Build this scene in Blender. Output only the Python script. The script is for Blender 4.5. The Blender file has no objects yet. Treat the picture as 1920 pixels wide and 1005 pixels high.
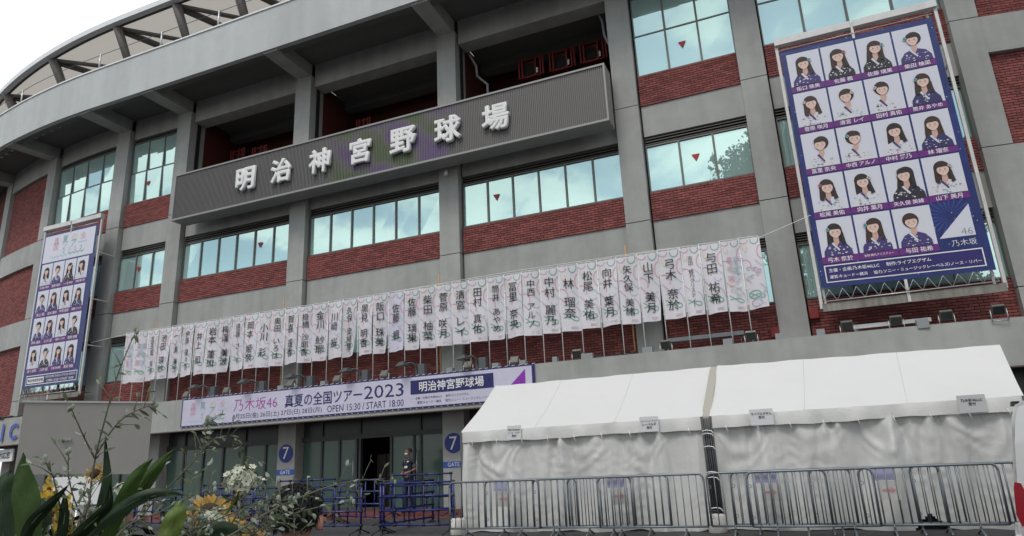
import bpy, math, random
from mathutils import Vector, Matrix
rnd = random.Random(7)
S = bpy.context.scene
# ------------------------------------------------------------------ camera
# world: X along the facade, Y into the building, Z up; the camera is the origin, the street lies 1.42 m below it
PITCH, ROLL, YAW, FPX = math.radians(16.083), math.radians(-2.638), math.radians(-21.907), 1263.3
_F = Vector((math.sin(YAW)*math.cos(PITCH), math.cos(YAW)*math.cos(PITCH), math.sin(PITCH)))
_R0 = Vector((math.cos(YAW), -math.sin(YAW), 0)); _U0 = _R0.cross(_F)
_R = math.cos(ROLL)*_R0 + math.sin(ROLL)*_U0; _U = -math.sin(ROLL)*_R0 + math.cos(ROLL)*_U0
cam = bpy.data.cameras.new('camera'); co = bpy.data.objects.new('camera', cam); S.collection.objects.link(co)
co.matrix_world = Matrix(((_R.x,_U.x,-_F.x,0),(_R.y,_U.y,-_F.y,0),(_R.z,_U.z,-_F.z,0),(0,0,0,1)))
cam.sensor_width = 36; cam.lens = FPX/1920*36; cam.clip_end = 2000; cam.clip_start = .05
S.camera = co
# ------------------------------------------------------------------ world: broken cloud over a pale blue sky
W = bpy.data.worlds.new('World'); S.world = W; W.use_nodes = True
nt = W.node_tree; N = nt.nodes; LK = nt.links; N.clear()
SUN_EL, SUN_AZ = math.radians(57), math.radians(188)      # azimuth clockwise from +Y
out = N.new('ShaderNodeOutputWorld')
sky = N.new('ShaderNodeTexSky'); sky.sky_type = 'NISHITA'; sky.sun_disc = False
sky.sun_elevation = SUN_EL; sky.sun_rotation = SUN_AZ; sky.dust_density = 1.5; sky.air_density = 1.2
bs = N.new('ShaderNodeBackground'); bs.inputs[1].default_value = 0.115; LK.new(sky.outputs[0], bs.inputs[0])
tc = N.new('ShaderNodeTexCoord'); sp = N.new('ShaderNodeSeparateXYZ'); LK.new(tc.outputs['Generated'], sp.inputs[0])
ad = N.new('ShaderNodeMath'); ad.operation = 'ADD'; ad.inputs[1].default_value = .28; LK.new(sp.outputs[2], ad.inputs[0])
mx = N.new('ShaderNodeMath'); mx.operation = 'MAXIMUM'; mx.inputs[1].default_value = .12; LK.new(ad.outputs[0], mx.inputs[0])
dx = N.new('ShaderNodeMath'); dx.operation = 'DIVIDE'; LK.new(sp.outputs[0], dx.inputs[0]); LK.new(mx.outputs[0], dx.inputs[1])
dy = N.new('ShaderNodeMath'); dy.operation = 'DIVIDE'; LK.new(sp.outputs[1], dy.inputs[0]); LK.new(mx.outputs[0], dy.inputs[1])
cb = N.new('ShaderNodeCombineXYZ'); LK.new(dx.outputs[0], cb.inputs[0]); LK.new(dy.outputs[0], cb.inputs[1]); cb.inputs[2].default_value = 3.1
n1 = N.new('ShaderNodeTexNoise'); n1.inputs['Scale'].default_value = 2.6; n1.inputs['Detail'].default_value = 9; n1.inputs['Roughness'].default_value = .56
n1.inputs['Distortion'].default_value = .25; LK.new(cb.outputs[0], n1.inputs['Vector'])
rp = N.new('ShaderNodeValToRGB'); rp.color_ramp.elements[0].position = .46; rp.color_ramp.elements[1].position = .56; rp.color_ramp.interpolation = 'EASE'
rp.color_ramp.elements[0].color = (.26,.26,.26,1); rp.color_ramp.elements[1].color = (1,1,1,1)
n2 = N.new('ShaderNodeTexNoise'); n2.inputs['Scale'].default_value = 2.6; n2.inputs['Detail'].default_value = 6; LK.new(cb.outputs[0], n2.inputs['Vector'])
r2 = N.new('ShaderNodeValToRGB'); r2.color_ramp.elements[0].position = .35; r2.color_ramp.elements[1].position = .62
r2.color_ramp.elements[0].color = (.62,.66,.70,1); r2.color_ramp.elements[1].color = (1,1,1,1); LK.new(n2.outputs[0], r2.inputs[0])
bc = N.new('ShaderNodeBackground'); bc.inputs[1].default_value = 1.3; LK.new(r2.outputs[0], bc.inputs[0])
ms = N.new('ShaderNodeMixShader')
# cloud thickens towards the far side of the stadium, where the photograph's sky is white
yp = N.new('ShaderNodeMath'); yp.operation = 'MAXIMUM'; yp.inputs[1].default_value = -.02; LK.new(sp.outputs[1], yp.inputs[0])
by = N.new('ShaderNodeMath'); by.operation = 'MULTIPLY_ADD'; by.inputs[1].default_value = .45; LK.new(yp.outputs[0], by.inputs[0]); LK.new(n1.outputs[0], by.inputs[2]); LK.new(by.outputs[0], rp.inputs[0])
LK.new(rp.outputs[0], ms.inputs[0]); LK.new(bs.outputs[0], ms.inputs[1]); LK.new(bc.outputs[0], ms.inputs[2])
LK.new(ms.outputs[0], out.inputs[0])
# ------------------------------------------------------------------ sun behind thin cloud
sl = bpy.data.lights.new('sun', 'SUN'); sl.energy = 1.3; sl.angle = math.radians(20); sl.color = (1,.965,.92)
so = bpy.data.objects.new('sun', sl); S.collection.objects.link(so)
sd = Vector((math.sin(SUN_AZ)*math.cos(SUN_EL), math.cos(SUN_AZ)*math.cos(SUN_EL), math.sin(SUN_EL)))
so.rotation_euler = sd.to_track_quat('Z','Y').to_euler(); so.location = sd*60
S.view_settings.view_transform = 'Standard'; S.view_settings.look = 'None'; S.view_settings.exposure = 0.12; S.view_settings.gamma = 1
S.view_settings.use_curve_mapping = False

# ------------------------------------------------------------------ materials
MATS = {}
def srgb(r,g,b): return tuple(((c/255)/12.92 if c/255<=.04045 else ((c/255+.055)/1.055)**2.4) for c in (r,g,b))
def mat(name, col, rough=.7, metal=0, noise=None, bump=None, spec=.5, island=None, coat=0, trans=0, streak=None, emit=None):
    """noise=(scale, amount) mottles the colour; bump=(scale, strength); island=amount varies it piece by piece; streak=(scale, amount) rain marks"""
    if name in MATS: return MATS[name]
    m = bpy.data.materials.new(name); m.use_nodes = True; t = m.node_tree; p = t.nodes['Principled BSDF']; L = t.links
    c4 = (*col,1); p.inputs['Base Color'].default_value = c4; p.inputs['Roughness'].default_value = rough; p.inputs['Metallic'].default_value = metal
    p.inputs['Specular IOR Level'].default_value = spec; p.inputs['Coat Weight'].default_value = coat; m.diffuse_color = c4
    tcn = None; last = None
    def coord():
        nonlocal tcn
        if tcn is None: tcn = t.nodes.new('ShaderNodeNewGeometry')
        return tcn.outputs['Position']
    def mul(fac_socket, amt, centre=.5):
        nonlocal last
        mr = t.nodes.new('ShaderNodeMapRange'); mr.inputs[1].default_value = centre-.5; mr.inputs[2].default_value = centre+.5
        mr.inputs[3].default_value = 1-amt; mr.inputs[4].default_value = 1+amt; L.new(fac_socket, mr.inputs[0])
        mm = t.nodes.new('ShaderNodeMix'); mm.data_type = 'RGBA'; mm.blend_type = 'MULTIPLY'; mm.inputs[0].default_value = 1
        if last is None: mm.inputs[6].default_value = c4
        else: L.new(last, mm.inputs[6])
        L.new(mr.outputs[0], mm.inputs[7]); last = mm.outputs[2]
    if noise:
        for k, (sc, am) in enumerate((noise, (noise[0]*7.3, noise[1]*.5))):
            n = t.nodes.new('ShaderNodeTexNoise'); n.inputs['Scale'].default_value = sc; n.inputs['Detail'].default_value = 6; n.inputs['Roughness'].default_value = .6
            L.new(coord(), n.inputs['Vector']); mul(n.outputs[0], am*2.2)
    if streak:
        mp = t.nodes.new('ShaderNodeMapping'); mp.inputs['Scale'].default_value = (streak[0], streak[0], streak[0]*.06); L.new(coord(), mp.inputs[0])
        n = t.nodes.new('ShaderNodeTexNoise'); n.inputs['Scale'].default_value = 1; n.inputs['Detail'].default_value = 4; L.new(mp.outputs[0], n.inputs['Vector']); mul(n.outputs[0], streak[1]*2)
    if island:
        g = t.nodes.new('ShaderNodeNewGeometry'); oi = t.nodes.new('ShaderNodeObjectInfo')
        a = t.nodes.new('ShaderNodeMath'); a.operation = 'ADD'; L.new(g.outputs['Random Per Island'], a.inputs[0]); L.new(oi.outputs['Random'], a.inputs[1])
        fr = t.nodes.new('ShaderNodeMath'); fr.operation = 'FRACT'; L.new(a.outputs[0], fr.inputs[0]); mul(fr.outputs[0], island)
    if last is not None: L.new(last, p.inputs['Base Color'])
    if bump:
        n = t.nodes.new('ShaderNodeTexNoise'); n.inputs['Scale'].default_value = bump[0]; n.inputs['Detail'].default_value = 5; L.new(coord(), n.inputs['Vector'])
        b = t.nodes.new('ShaderNodeBump'); b.inputs['Strength'].default_value = bump[1]; b.inputs['Distance'].default_value = .02; L.new(n.outputs[0], b.inputs['Height']); L.new(b.outputs[0], p.inputs['Normal'])
    if emit: p.inputs['Emission Color'].default_value = (*emit[0],1); p.inputs['Emission Strength'].default_value = emit[1]
    MATS[name] = m; return m
CONC = mat('concrete_paint', (.350,.355,.335), .78, noise=(.45,.13), bump=(60,.12), streak=(2.6,.12))
FASC = mat('fascia_paint', (.46,.48,.475), .7, noise=(.4,.08), bump=(50,.08), streak=(1.7,.09))
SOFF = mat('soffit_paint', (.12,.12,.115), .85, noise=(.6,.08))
BRICK = mat('red_brick', (.235,.070,.062), .85, island=.30, noise=(5,.10), bump=(90,.2))
BRICK2 = mat('dull_brick_face', (.20,.055,.047), .9, island=.22, noise=(3,.12), bump=(90,.15))
MORT = mat('mortar', (.028,.016,.015), .95)
BLACK = mat('black_gap', (.012,.012,.012), .8)
ALU = mat('bronze_aluminium', (.16,.16,.145), .45, metal=.5)
LOUV = mat('louvre_metal', (.10,.095,.085), .5, metal=.4)
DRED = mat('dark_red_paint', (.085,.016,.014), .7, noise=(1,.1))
RED2 = mat('red_enamel', (.22,.02,.018), .5)
SILV = mat('galvanised_steel', (.50,.52,.53), .38, metal=.75, noise=(3,.08))
GALV = mat('barrier_steel', (.20,.225,.24), .45, metal=.55, noise=(4,.10))
DSTEEL = mat('dark_steel', (.075,.078,.08), .5, metal=.3)
WHITEP = mat('white_paint', (.78,.78,.76), .45)
WTUBE = mat('white_tube', (.82,.82,.80), .3)
WFAB = mat('white_pvc_sheet', (.60,.60,.575), .5, noise=(1.2,.03), bump=(4.2,.75))
WROOF = mat('white_roof_canvas', (.67,.67,.65), .5, noise=(.8,.02), bump=(2.2,.22))
FLAGC = mat('banner_cloth', (.70,.68,.71), .75, noise=(2,.03), bump=(14,.25))
FLAGL = mat('lilac_banner_cloth', (.65,.63,.73), .75, noise=(2,.03), bump=(14,.25))
INK = mat('black_ink', (.02,.02,.022), .7)
NAVY = mat('navy_print', (.022,.022,.13), .45, noise=(2,.1))
PBLUE = mat('poster_blue', (.020,.034,.155), .38, noise=(1.3,.25), bump=(3,.15))
PINDIGO = mat('poster_indigo', (.03,.022,.14), .38, noise=(1.5,.2))
PPURP = mat('poster_purple', (.15,.025,.20), .4)
PWHITE = mat('poster_white', (.66,.67,.74), .4, bump=(3,.08))
PTEXT = mat('print_white', (.80,.80,.80), .5)
PGREY = mat('print_grey', (.28,.28,.30), .5)
MAGENTA = mat('print_magenta', (.36,.04,.34), .5)
SKIN = mat('print_skin', (.74,.55,.47), .5); SKIN2 = mat('print_skin_shade', (.60,.38,.31), .5)
HAIRS = [mat('print_hair_black', (.018,.014,.014), .5), mat('print_hair_brown', (.055,.028,.02), .5), mat('print_hair_umber', (.035,.02,.016), .5)]
LIPS = mat('print_lips', (.55,.13,.12), .5)
CLOTHS = [mat('print_kimono_navy', (.03,.028,.12), .5), mat('print_kimono_white', (.66,.66,.70), .5), mat('print_kimono_indigo', (.055,.04,.17), .5), mat('print_kimono_black', (.02,.02,.03), .5)]
FLOWP = [mat('print_flower_pink', (.6,.16,.24), .5), mat('print_flower_white', (.7,.68,.68), .5), mat('print_flower_aqua', (.25,.5,.55), .5)]
RIB = [mat('ribbon_pink', (.66,.36,.44), .6), mat('ribbon_green', (.22,.44,.35), .6), mat('ribbon_blue', (.45,.55,.68), .6), mat('ribbon_yellow', (.66,.58,.40), .6), mat('ribbon_lilac', (.52,.42,.58), .6)]
ROSE = mat('small_print_rose', (.58,.42,.50), .6)
GATEB = mat('gate_blue', (.012,.03,.22), .35); STRIPB = mat('strip_blue', (.03,.10,.42), .4)
BLUEP = mat('blue_pipe', (.010,.021,.145), .35, noise=(6,.1)); BLKP = mat('black_plastic', (.015,.015,.017), .5)
ASPH = mat('asphalt', (.055,.055,.057), .9, noise=(1.5,.12), bump=(120,.3))
TILE = mat('red_paving_tile', (.15,.045,.04), .8, noise=(2,.15), island=.2)
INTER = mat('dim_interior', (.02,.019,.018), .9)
GREY = mat('grey_housing', (.26,.28,.29), .5)
TAN = mat('lamp_glass_tan', (.13,.125,.10), .35)
ORANGE = mat('bamboo_pole', (.50,.29,.12), .6)
def glass(name, tint, rough, bumpy=0.0, metal=1.0):
    m = mat(name, tint, rough, metal=metal); t = m.node_tree; p = t.nodes['Principled BSDF']
    if bumpy:
        g = t.nodes.new('ShaderNodeNewGeometry'); n = t.nodes.new('ShaderNodeTexNoise'); n.inputs['Scale'].default_value = .7; n.inputs['Detail'].default_value = 1
        t.links.new(g.outputs['Position'], n.inputs['Vector']); b = t.nodes.new('ShaderNodeBump'); b.inputs['Strength'].default_value = bumpy; b.inputs['Distance'].default_value = .05
        t.links.new(n.outputs[0], b.inputs['Height']); t.links.new(b.outputs[0], p.inputs['Normal'])
    return m
GLASS = glass('reflective_green_glass', (.58,.82,.77), .012, .035, .58)
GLASSD = glass('door_glass', (.075,.135,.11), .2, .03, metal=0.0)
GLASSD.node_tree.nodes['Principled BSDF'].inputs['Specular IOR Level'].default_value = .6

# ------------------------------------------------------------------ mesh helpers
WLOC = {}
def link(o, parent=None, world=(0,0,0)):
    S.collection.objects.link(o); w = Vector(world); WLOC[o.name] = w
    if parent is not None:
        o.parent = parent; o.location = w - WLOC[parent.name]
    else: o.location = w
    return o
def props(o, label=None, cat=None, group=None, kind=None):
    if label: o['label'] = label
    if cat: o['category'] = cat
    if group: o['group'] = group
    if kind: o['kind'] = kind
    return o
def thing(name, loc, label, cat, group=None):
    o = bpy.data.objects.new(name, None); o.empty_display_size = .2; link(o, None, loc); return props(o, label, cat, group)
class MB:
    def __init__(s): s.v = []; s.f = []; s.m = []; s.sm = []
    def face(s, idx, m=0, smooth=False): s.f.append(idx); s.m.append(m); s.sm.append(smooth)
    def quad(s, a,b,c,d, m=0, smooth=False):
        n = len(s.v); s.v += [tuple(a),tuple(b),tuple(c),tuple(d)]; s.face((n,n+1,n+2,n+3), m, smooth)
    def poly(s, pts, m=0):
        n = len(s.v); s.v += [tuple(p) for p in pts]; s.face(tuple(range(n, n+len(pts))), m)
    def box(s, x0,x1,y0,y1,z0,z1, m=0, fn=None):
        n = len(s.v); P = [(x,y,z) for z in (z0,z1) for x,y in ((x0,y0),(x1,y0),(x1,y1),(x0,y1))]
        s.v += [tuple(fn(*p)) if fn else p for p in P]
        for q in ((0,3,2,1),(4,5,6,7),(0,1,5,4),(1,2,6,5),(2,3,7,6),(3,0,4,7)): s.face(tuple(n+i for i in q), m)
    def tube(s, pts, r, n=8, m=0, caps=True, smooth=True):
        pts = [Vector(p) for p in pts]; rr = r if isinstance(r,(list,tuple)) else [r]*len(pts); base = len(s.v); prev = None
        for i, p in enumerate(pts):
            d = (pts[min(i+1,len(pts)-1)] - pts[max(i-1,0)]); d = d.normalized() if d.length > 1e-9 else Vector((0,0,1))
            if prev is None:
                a = Vector((0,0,1)) if abs(d.z) < .9 else Vector((1,0,0)); u = d.cross(a).normalized()
            else:
                u = prev - d*prev.dot(d); u = u.normalized() if u.length > 1e-6 else d.orthogonal().normalized()
            prev = u; w = d.cross(u)
            for k in range(n):
                t = 2*math.pi*k/n; s.v.append(tuple(p + (u*math.cos(t) + w*math.sin(t))*rr[i]))
        for i in range(len(pts)-1):
            for k in range(n):
                a = base+i*n+k; b = base+i*n+(k+1)%n; s.face((a,b,b+n,a+n), m, smooth)
        if caps: s.face(tuple(base+k for k in reversed(range(n))), m); s.face(tuple(base+(len(pts)-1)*n+k for k in range(n)), m)
    def disc(s, c, nrm, r, h=.01, n=20, m=0):
        c = Vector(c); d = Vector(nrm).normalized(); s.tube([c, c+d*h], r, n, m, True, False)
    def ball(s, c, r, m=0, n=10, sc=(1,1,1)):
        base = len(s.v); c = Vector(c); k = n//2+1
        for i in range(k+1):
            th = math.pi*i/k
            for j in range(n):
                ph = 2*math.pi*j/n; s.v.append((c.x+r*sc[0]*math.sin(th)*math.cos(ph), c.y+r*sc[1]*math.sin(th)*math.sin(ph), c.z+r*sc[2]*math.cos(th)))
        for i in range(k):
            for j in range(n): a = base+i*n+j; b = base+i*n+(j+1)%n; s.face((a,a+n,b+n,b), m, True)
    def mesh(s, name, mats, org=(0,0,0)):
        me = bpy.data.meshes.new(name); ox,oy,oz = org
        me.from_pydata([(x-ox,y-oy,z-oz) for x,y,z in s.v], [], s.f)
        for m in (mats if isinstance(mats,(list,tuple)) else [mats]): me.materials.append(m)
        me.polygons.foreach_set('material_index', s.m); me.polygons.foreach_set('use_smooth', s.sm); me.update(); return me
    def build(s, name, mats, parent=None, org=None, bevel=0):
        if org is None: org = tuple(WLOC[parent.name]) if parent is not None else (0,0,0)
        o = bpy.data.objects.new(name, s.mesh(name, mats, org)); link(o, parent, org)
        if bevel:
            b = o.modifiers.new('bevel','BEVEL'); b.width = bevel; b.segments = 2; b.limit_method = 'ANGLE'
        return o
def copy_tree(o, parent=None, loc=None, rot=None):
    c = o.copy(); S.collection.objects.link(c); c.parent = parent
    if loc is not None: c.location = loc
    if rot is not None: c.rotation_euler = rot
    WLOC[c.name] = Vector(loc) if loc is not None else WLOC.get(o.name, Vector())
    for ch in list(o.children): copy_tree(ch, c)
    return c

# ------------------------------------------------------------------ lettering (built-in font turned into flat meshes)
_G = {}
def glyph(s, bold=0.0):
    k = (s, bold)
    if k in _G: return _G[k]
    cu = bpy.data.curves.new('lettering_source','FONT'); cu.body = s; cu.size = 1; cu.resolution_u = 2; cu.offset = bold; cu.fill_mode = 'FRONT'
    ob = bpy.data.objects.new('lettering_source', cu); S.collection.objects.link(ob)
    dg = bpy.context.evaluated_depsgraph_get(); me = ob.evaluated_get(dg).to_mesh()
    v = [(p.co.x,p.co.y) for p in me.vertices]; f = [tuple(p.vertices) for p in me.polygons]
    ob.evaluated_get(dg).to_mesh_clear(); bpy.data.objects.remove(ob); bpy.data.curves.remove(cu)
    if not v: v = [(0,0),(0,0),(0,0)]; f = [(0,1,2)]
    b = (min(a for a,_ in v), min(c for _,c in v), max(a for a,_ in v), max(c for _,c in v))
    _G[k] = (v,f,b); return _G[k]
class Print:
    """flat print on a surface; fn(u, v, lift) -> world point"""
    def __init__(s, fn, step=.003): s.mb = MB(); s.fn = fn; s.step = step
    def poly(s, pts, m=0, lay=1):
        area = sum(pts[i][0]*pts[(i+1)%len(pts)][1]-pts[(i+1)%len(pts)][0]*pts[i][1] for i in range(len(pts)))
        if area < 0: pts = pts[::-1]
        s.mb.poly([s.fn(u,v,lay*s.step) for u,v in pts], m)
    def rect(s, u0,v0,u1,v1, m=0, lay=1): s.poly([(u0,v0),(u1,v0),(u1,v1),(u0,v1)], m, lay)
    def ell(s, cu,cv,ru,rv, m=0, lay=1, n=14, a0=0, a1=360):
        s.poly([(cu+ru*math.cos(math.radians(a0+(a1-a0)*i/n)), cv+rv*math.sin(math.radians(a0+(a1-a0)*i/n))) for i in range(n+(0 if a1-a0 >= 360 else 1))], m, lay)
    def strip(s, pts, w, m=0, lay=1, closed=False):
        n = len(pts); L = []; R = []
        for i,(x,y) in enumerate(pts):
            x0,y0 = pts[(i-1)%n if closed else max(i-1,0)]; x1,y1 = pts[(i+1)%n if closed else min(i+1,n-1)]
            d = math.hypot(x1-x0,y1-y0) or 1; nx,ny = -(y1-y0)/d*w/2, (x1-x0)/d*w/2; L.append((x+nx,y+ny)); R.append((x-nx,y-ny))
        for i in range(n if closed else n-1):
            j = (i+1)%n; s.poly([L[i],R[i],R[j],L[j]], m, lay)
    def text(s, t, u0,v0,u1,v1, m=0, lay=1, bold=0.0, align='c', stretch=1.0, fill=False):
        v,f,b = glyph(t,bold); w = b[2]-b[0]; h = b[3]-b[1]
        if w <= 0: return
        if fill: sx,sy = (u1-u0)/w, (v1-v0)/h
        else: sy = min((u1-u0)/(w*stretch), (v1-v0)/h); sx = sy*stretch
        ox = {'c':(u0+u1)/2-w*sx/2,'l':u0,'r':u1-w*sx}[align]; oy = (v0+v1)/2-h*sy/2; n = len(s.mb.v)
        s.mb.v += [tuple(s.fn(ox+(x-b[0])*sx, oy+(y-b[1])*sy, lay*s.step)) for x,y in v]
        for q in f: s.mb.face(tuple(n+i for i in q), m)
    def column(s, t, uc, vtop, size, m=0, lay=1, bold=0.0, gap=1.06):
        y = vtop
        for ch in t:
            if ch in ' 　': y -= size*.75; continue
            v,f,b = glyph(ch,bold); k = size/.92; cx = (b[0]+b[2])/2; cy = .36; n = len(s.mb.v)
            yc = y-size/2
            for x,yy in v:
                if ch == 'ー': p = (uc+(yy-(b[1]+b[3])/2)*k, yc-(x-cx)*k*.9)
                else: p = (uc+(x-cx)*k, yc+(yy-cy)*k)
                s.mb.v.append(tuple(s.fn(p[0],p[1],lay*s.step)))
            for q in f: s.mb.face(tuple(n+i for i in q), m)
            y -= size*gap
    def build(s, name, mats, parent): return s.mb.build(name, mats, parent)

# ------------------------------------------------------------------ facade coordinates: u along the wall, v outward from the column faces, z up
KC = .0265; UL, UR = -24.5, -.1; Y0 = 18.0
def fac(u, v, z):
    if UL <= u <= UR: return (u, Y0-v, z)
    e = UL if u < UL else UR; s = abs(u-e); R = 1/KC; a = s/R; sg = -1 if u < UL else 1
    x = e + sg*R*math.sin(a); y = Y0 + R*(1-math.cos(a))
    return (x + sg*v*math.sin(a), y - v*math.cos(a), z)
def usteps(u0, u1, ds=.9):
    if u0 >= UL and u1 <= UR: return [u0,u1]
    n = max(1, int(math.ceil((u1-u0)/ds))); return [u0+(u1-u0)*i/n for i in range(n+1)]
def slab(mb, u0,u1,v0,v1,z0,z1, m=0):
    """a box following the wall"""
    us = usteps(u0,u1); n0 = len(mb.v)
    for u in us: mb.v += [fac(u,v0,z0), fac(u,v1,z0), fac(u,v1,z1), fac(u,v0,z1)]
    k = len(us)
    for i in range(k-1):
        a = n0+4*i; b = a+4
        for p,q in ((0,1),(1,2),(2,3),(3,0)): mb.face((a+p,a+q,b+q,b+p), m)
    mb.face((n0,n0+3,n0+2,n0+1), m); e = n0+4*(k-1); mb.face((e,e+1,e+2,e+3), m)

# ------------------------------------------------------------------ ground
GZ = -1.42
def gz(y):
    if y <= 14: return GZ
    if y <= 16.4: return GZ + .11*(y-14)/2.4
    if y <= 18.2: return -1.31 + .14*(y-16.4)/1.8
    return -1.17
mb = MB(); ys = [-150,-40,-10,0,8,14,16.4,18.2,19,40,150]
for a,b in zip(ys,ys[1:]): mb.quad((-160,a,gz(a)),(140,a,gz(a)),(140,b,gz(b)),(-160,b,gz(b)))
props(mb.build('ground', ASPH), kind='structure')
mb = MB()
for i in range(0, 190):
    for j, (a,b) in enumerate(((16.42,16.86),(16.88,17.32),(17.34,17.78),(17.80,18.36))):
        x0 = -34+i*.3+(.15 if j%2 else 0); x1 = x0+.29
        mb.quad((x0,a,gz(a)+.006),(x1,a,gz(a)+.006),(x1,b,gz(b)+.006),(x0,b,gz(b)+.006))
props(mb.build('paving_tiles', TILE), kind='stuff')

# ------------------------------------------------------------------ the stadium
st = thing('stadium', (-12.353,18,-1.2), 'grey concrete stadium building with red brick bands and a curved roof edge', 'stadium')
COLS = [('I',-35.0,-34.3),('H',-30.28,-29.62),('G',-25.25,-24.50),('F',-21.74,-21.02),('E',-15.73,-15.03),('D',-9.67,-8.97),('C',-3.70,-3.00),('B',-.10,.60),('A',5.12,5.80),('J',10.5,11.2)]
cd = {k:(a,b) for k,a,b in COLS}
for k,a,b in COLS:
    mb = MB(); z0 = -1.25
    joints = [6.36,9.97] if k in 'BCDEFG' else [3.36,6.87,10.45]
    for z1 in joints+[14.38]:
        slab(mb,a,b,-.75,0,z0,z1-.012); z0 = z1+.012
    o = mb.build('column', CONC, st)
    mb = MB(); slab(mb,a+.02,b-.02,-.70,-.03,-1.2,14.3); mb.build('joint_line', BLACK, o)
    # bracket from the column head out to the fascia
    mb = MB(); slab(mb,a+.05,b-.05,-.1,1.82,14.36,14.86); mb.build('roof_bracket', CONC, st)
# fascia, coping, soffit
mb = MB(); slab(mb,-47,20,1.72,1.9,14.42,16.14); mb.build('fascia', FASC, st)
mb = MB(); slab(mb,-47,20,1.66,1.94,16.142,16.20); mb.build('coping', WHITEP, st)
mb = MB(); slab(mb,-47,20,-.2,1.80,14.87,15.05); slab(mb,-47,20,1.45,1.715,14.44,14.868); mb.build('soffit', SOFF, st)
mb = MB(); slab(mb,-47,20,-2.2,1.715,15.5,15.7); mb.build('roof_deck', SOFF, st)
# downlights under the soffit: each a small hooded box
dlm = MB(); dlm.box(-.10,.10,-.12,.12,-.14,0)
dl0 = dlm.mesh('downlight', GREY); dlg = MB(); dlg.box(-.085,.085,-.06,.10,-.155,-.142); dlgm = dlg.mesh('lamp_glass', mat('downlight_glass',(.55,.54,.52),.3))
for (l,r_,n) in (('I','H',7),('H','G',7),('G','F',4),('F','E',7),('E','D',7),('D','C',7),('C','B',4),('B','A',6)):
    a = cd[l][1]; b = cd[r_][0]
    for i in range(n):
        u = a+(b-a)*(i+.75)/(n+.5); p = fac(u,1.25,14.87)
        o = bpy.data.objects.new('downlight', dl0); link(o, st, p)
        g = bpy.data.objects.new('lamp_glass', dlgm); link(g, o, p)

BR = []      # bricks collected as (u0,u1,z0,z1,v)
def bricks(u0,u1,z0,z1,v=-.17):
    mb = MB(); slab(mb,u0,u1,v-.12,v-.020,z0,z1); mb.build('brick_wall_backing', MORT, st)
    z = z0+.006; r = 0; top = z1
    while z < top-.03:
        h = min(.0555, top-z-.004); u = u0 + (0 if r%2 == 0 else -.108)
        while u < u1:
            a = max(u,u0+.002); b = min(u+.204,u1-.002)
            if b-a > .02: BR.append((a,b,z,z+h,v+rnd.uniform(-.003,.003)))
            u += .216
        z += .0715; r += 1
TRI = []
def window(u0,u1,z0,z1,n,rows=None,v=-.265):
    """a strip of n panes; rows = list of transom heights"""
    zs = [z0]+(rows or [])+[z1]; fr = MB(); w = .028
    slab(fr,u0,u1,v-.04,v+.05,z0-.045,z0); slab(fr,u0,u1,v-.04,v+.05,z1,z1+.04)
    for i in range(n+1):
        u = u0+(u1-u0)*i/n; a,b = max(u-w,u0),min(u+w,u1)
        for q in range(len(zs)-1):
            slab(fr,a,b,v-.04,v+.045,zs[q]+.0005,zs[q+1]-.0005)
    for z in zs[1:-1]:
        for i in range(n): slab(fr,u0+(u1-u0)*i/n+w,u0+(u1-u0)*(i+1)/n-w,v-.04,v+.04,z-.022,z+.022)
    f = fr.build('window', ALU, st)
    for q in range(len(zs)-1):
        for i in range(n):
            a = u0+(u1-u0)*i/n+w*.6; b = u0+(u1-u0)*(i+1)/n-w*.6; t = [rnd.uniform(-.004,.004) for _ in range(4)]
            p = MB(); k_ = .045 if rows else 0; p.quad(fac(a,v+t[0]-k_/2,zs[q]+.01),fac(b,v+t[1]-k_/2,zs[q]+.01),fac(b,v+t[2]+k_/2,zs[q+1]-.01),fac(a,v+t[3]+k_/2,zs[q+1]-.01)); p.build('pane', GLASS, f)
    return f
def louvre(u0,u1,z0,z1,v=-.27):
    mb = MB(); slab(mb,u0,u1,v-.2,v-.16,z0,z1); o = mb.build('louvre_recess', BLACK, st)
    n = max(2,int(round((z1-z0)/.075)))
    for i in range(n):
        z = z0+(z1-z0)*(i+.3)/n; mb = MB(); slab(mb,u0,u1,v-.1,v+.03,z,z+.028); mb.build('louvre_slat', LOUV, o)
def tri(u,z,s=.115,v=-.245):
    p = fac(u,v,z); mb = MB(); a = fac(u-s,v+.012,z+s*.85); b = fac(u+s,v+.012,z+s*.85); c = fac(u,v+.012,z-s)
    mb.poly([a,c,b]); mb.build('red_triangle_sticker', mat('sticker_red',(.42,.02,.03),.5), st)
GAP = .05
def strip(mbname, u0,u1,v0,v1,z0,z1,m=CONC): mb = MB(); slab(mb,u0,u1,v0,v1,z0,z1); return mb.build(mbname, m, st)
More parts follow.
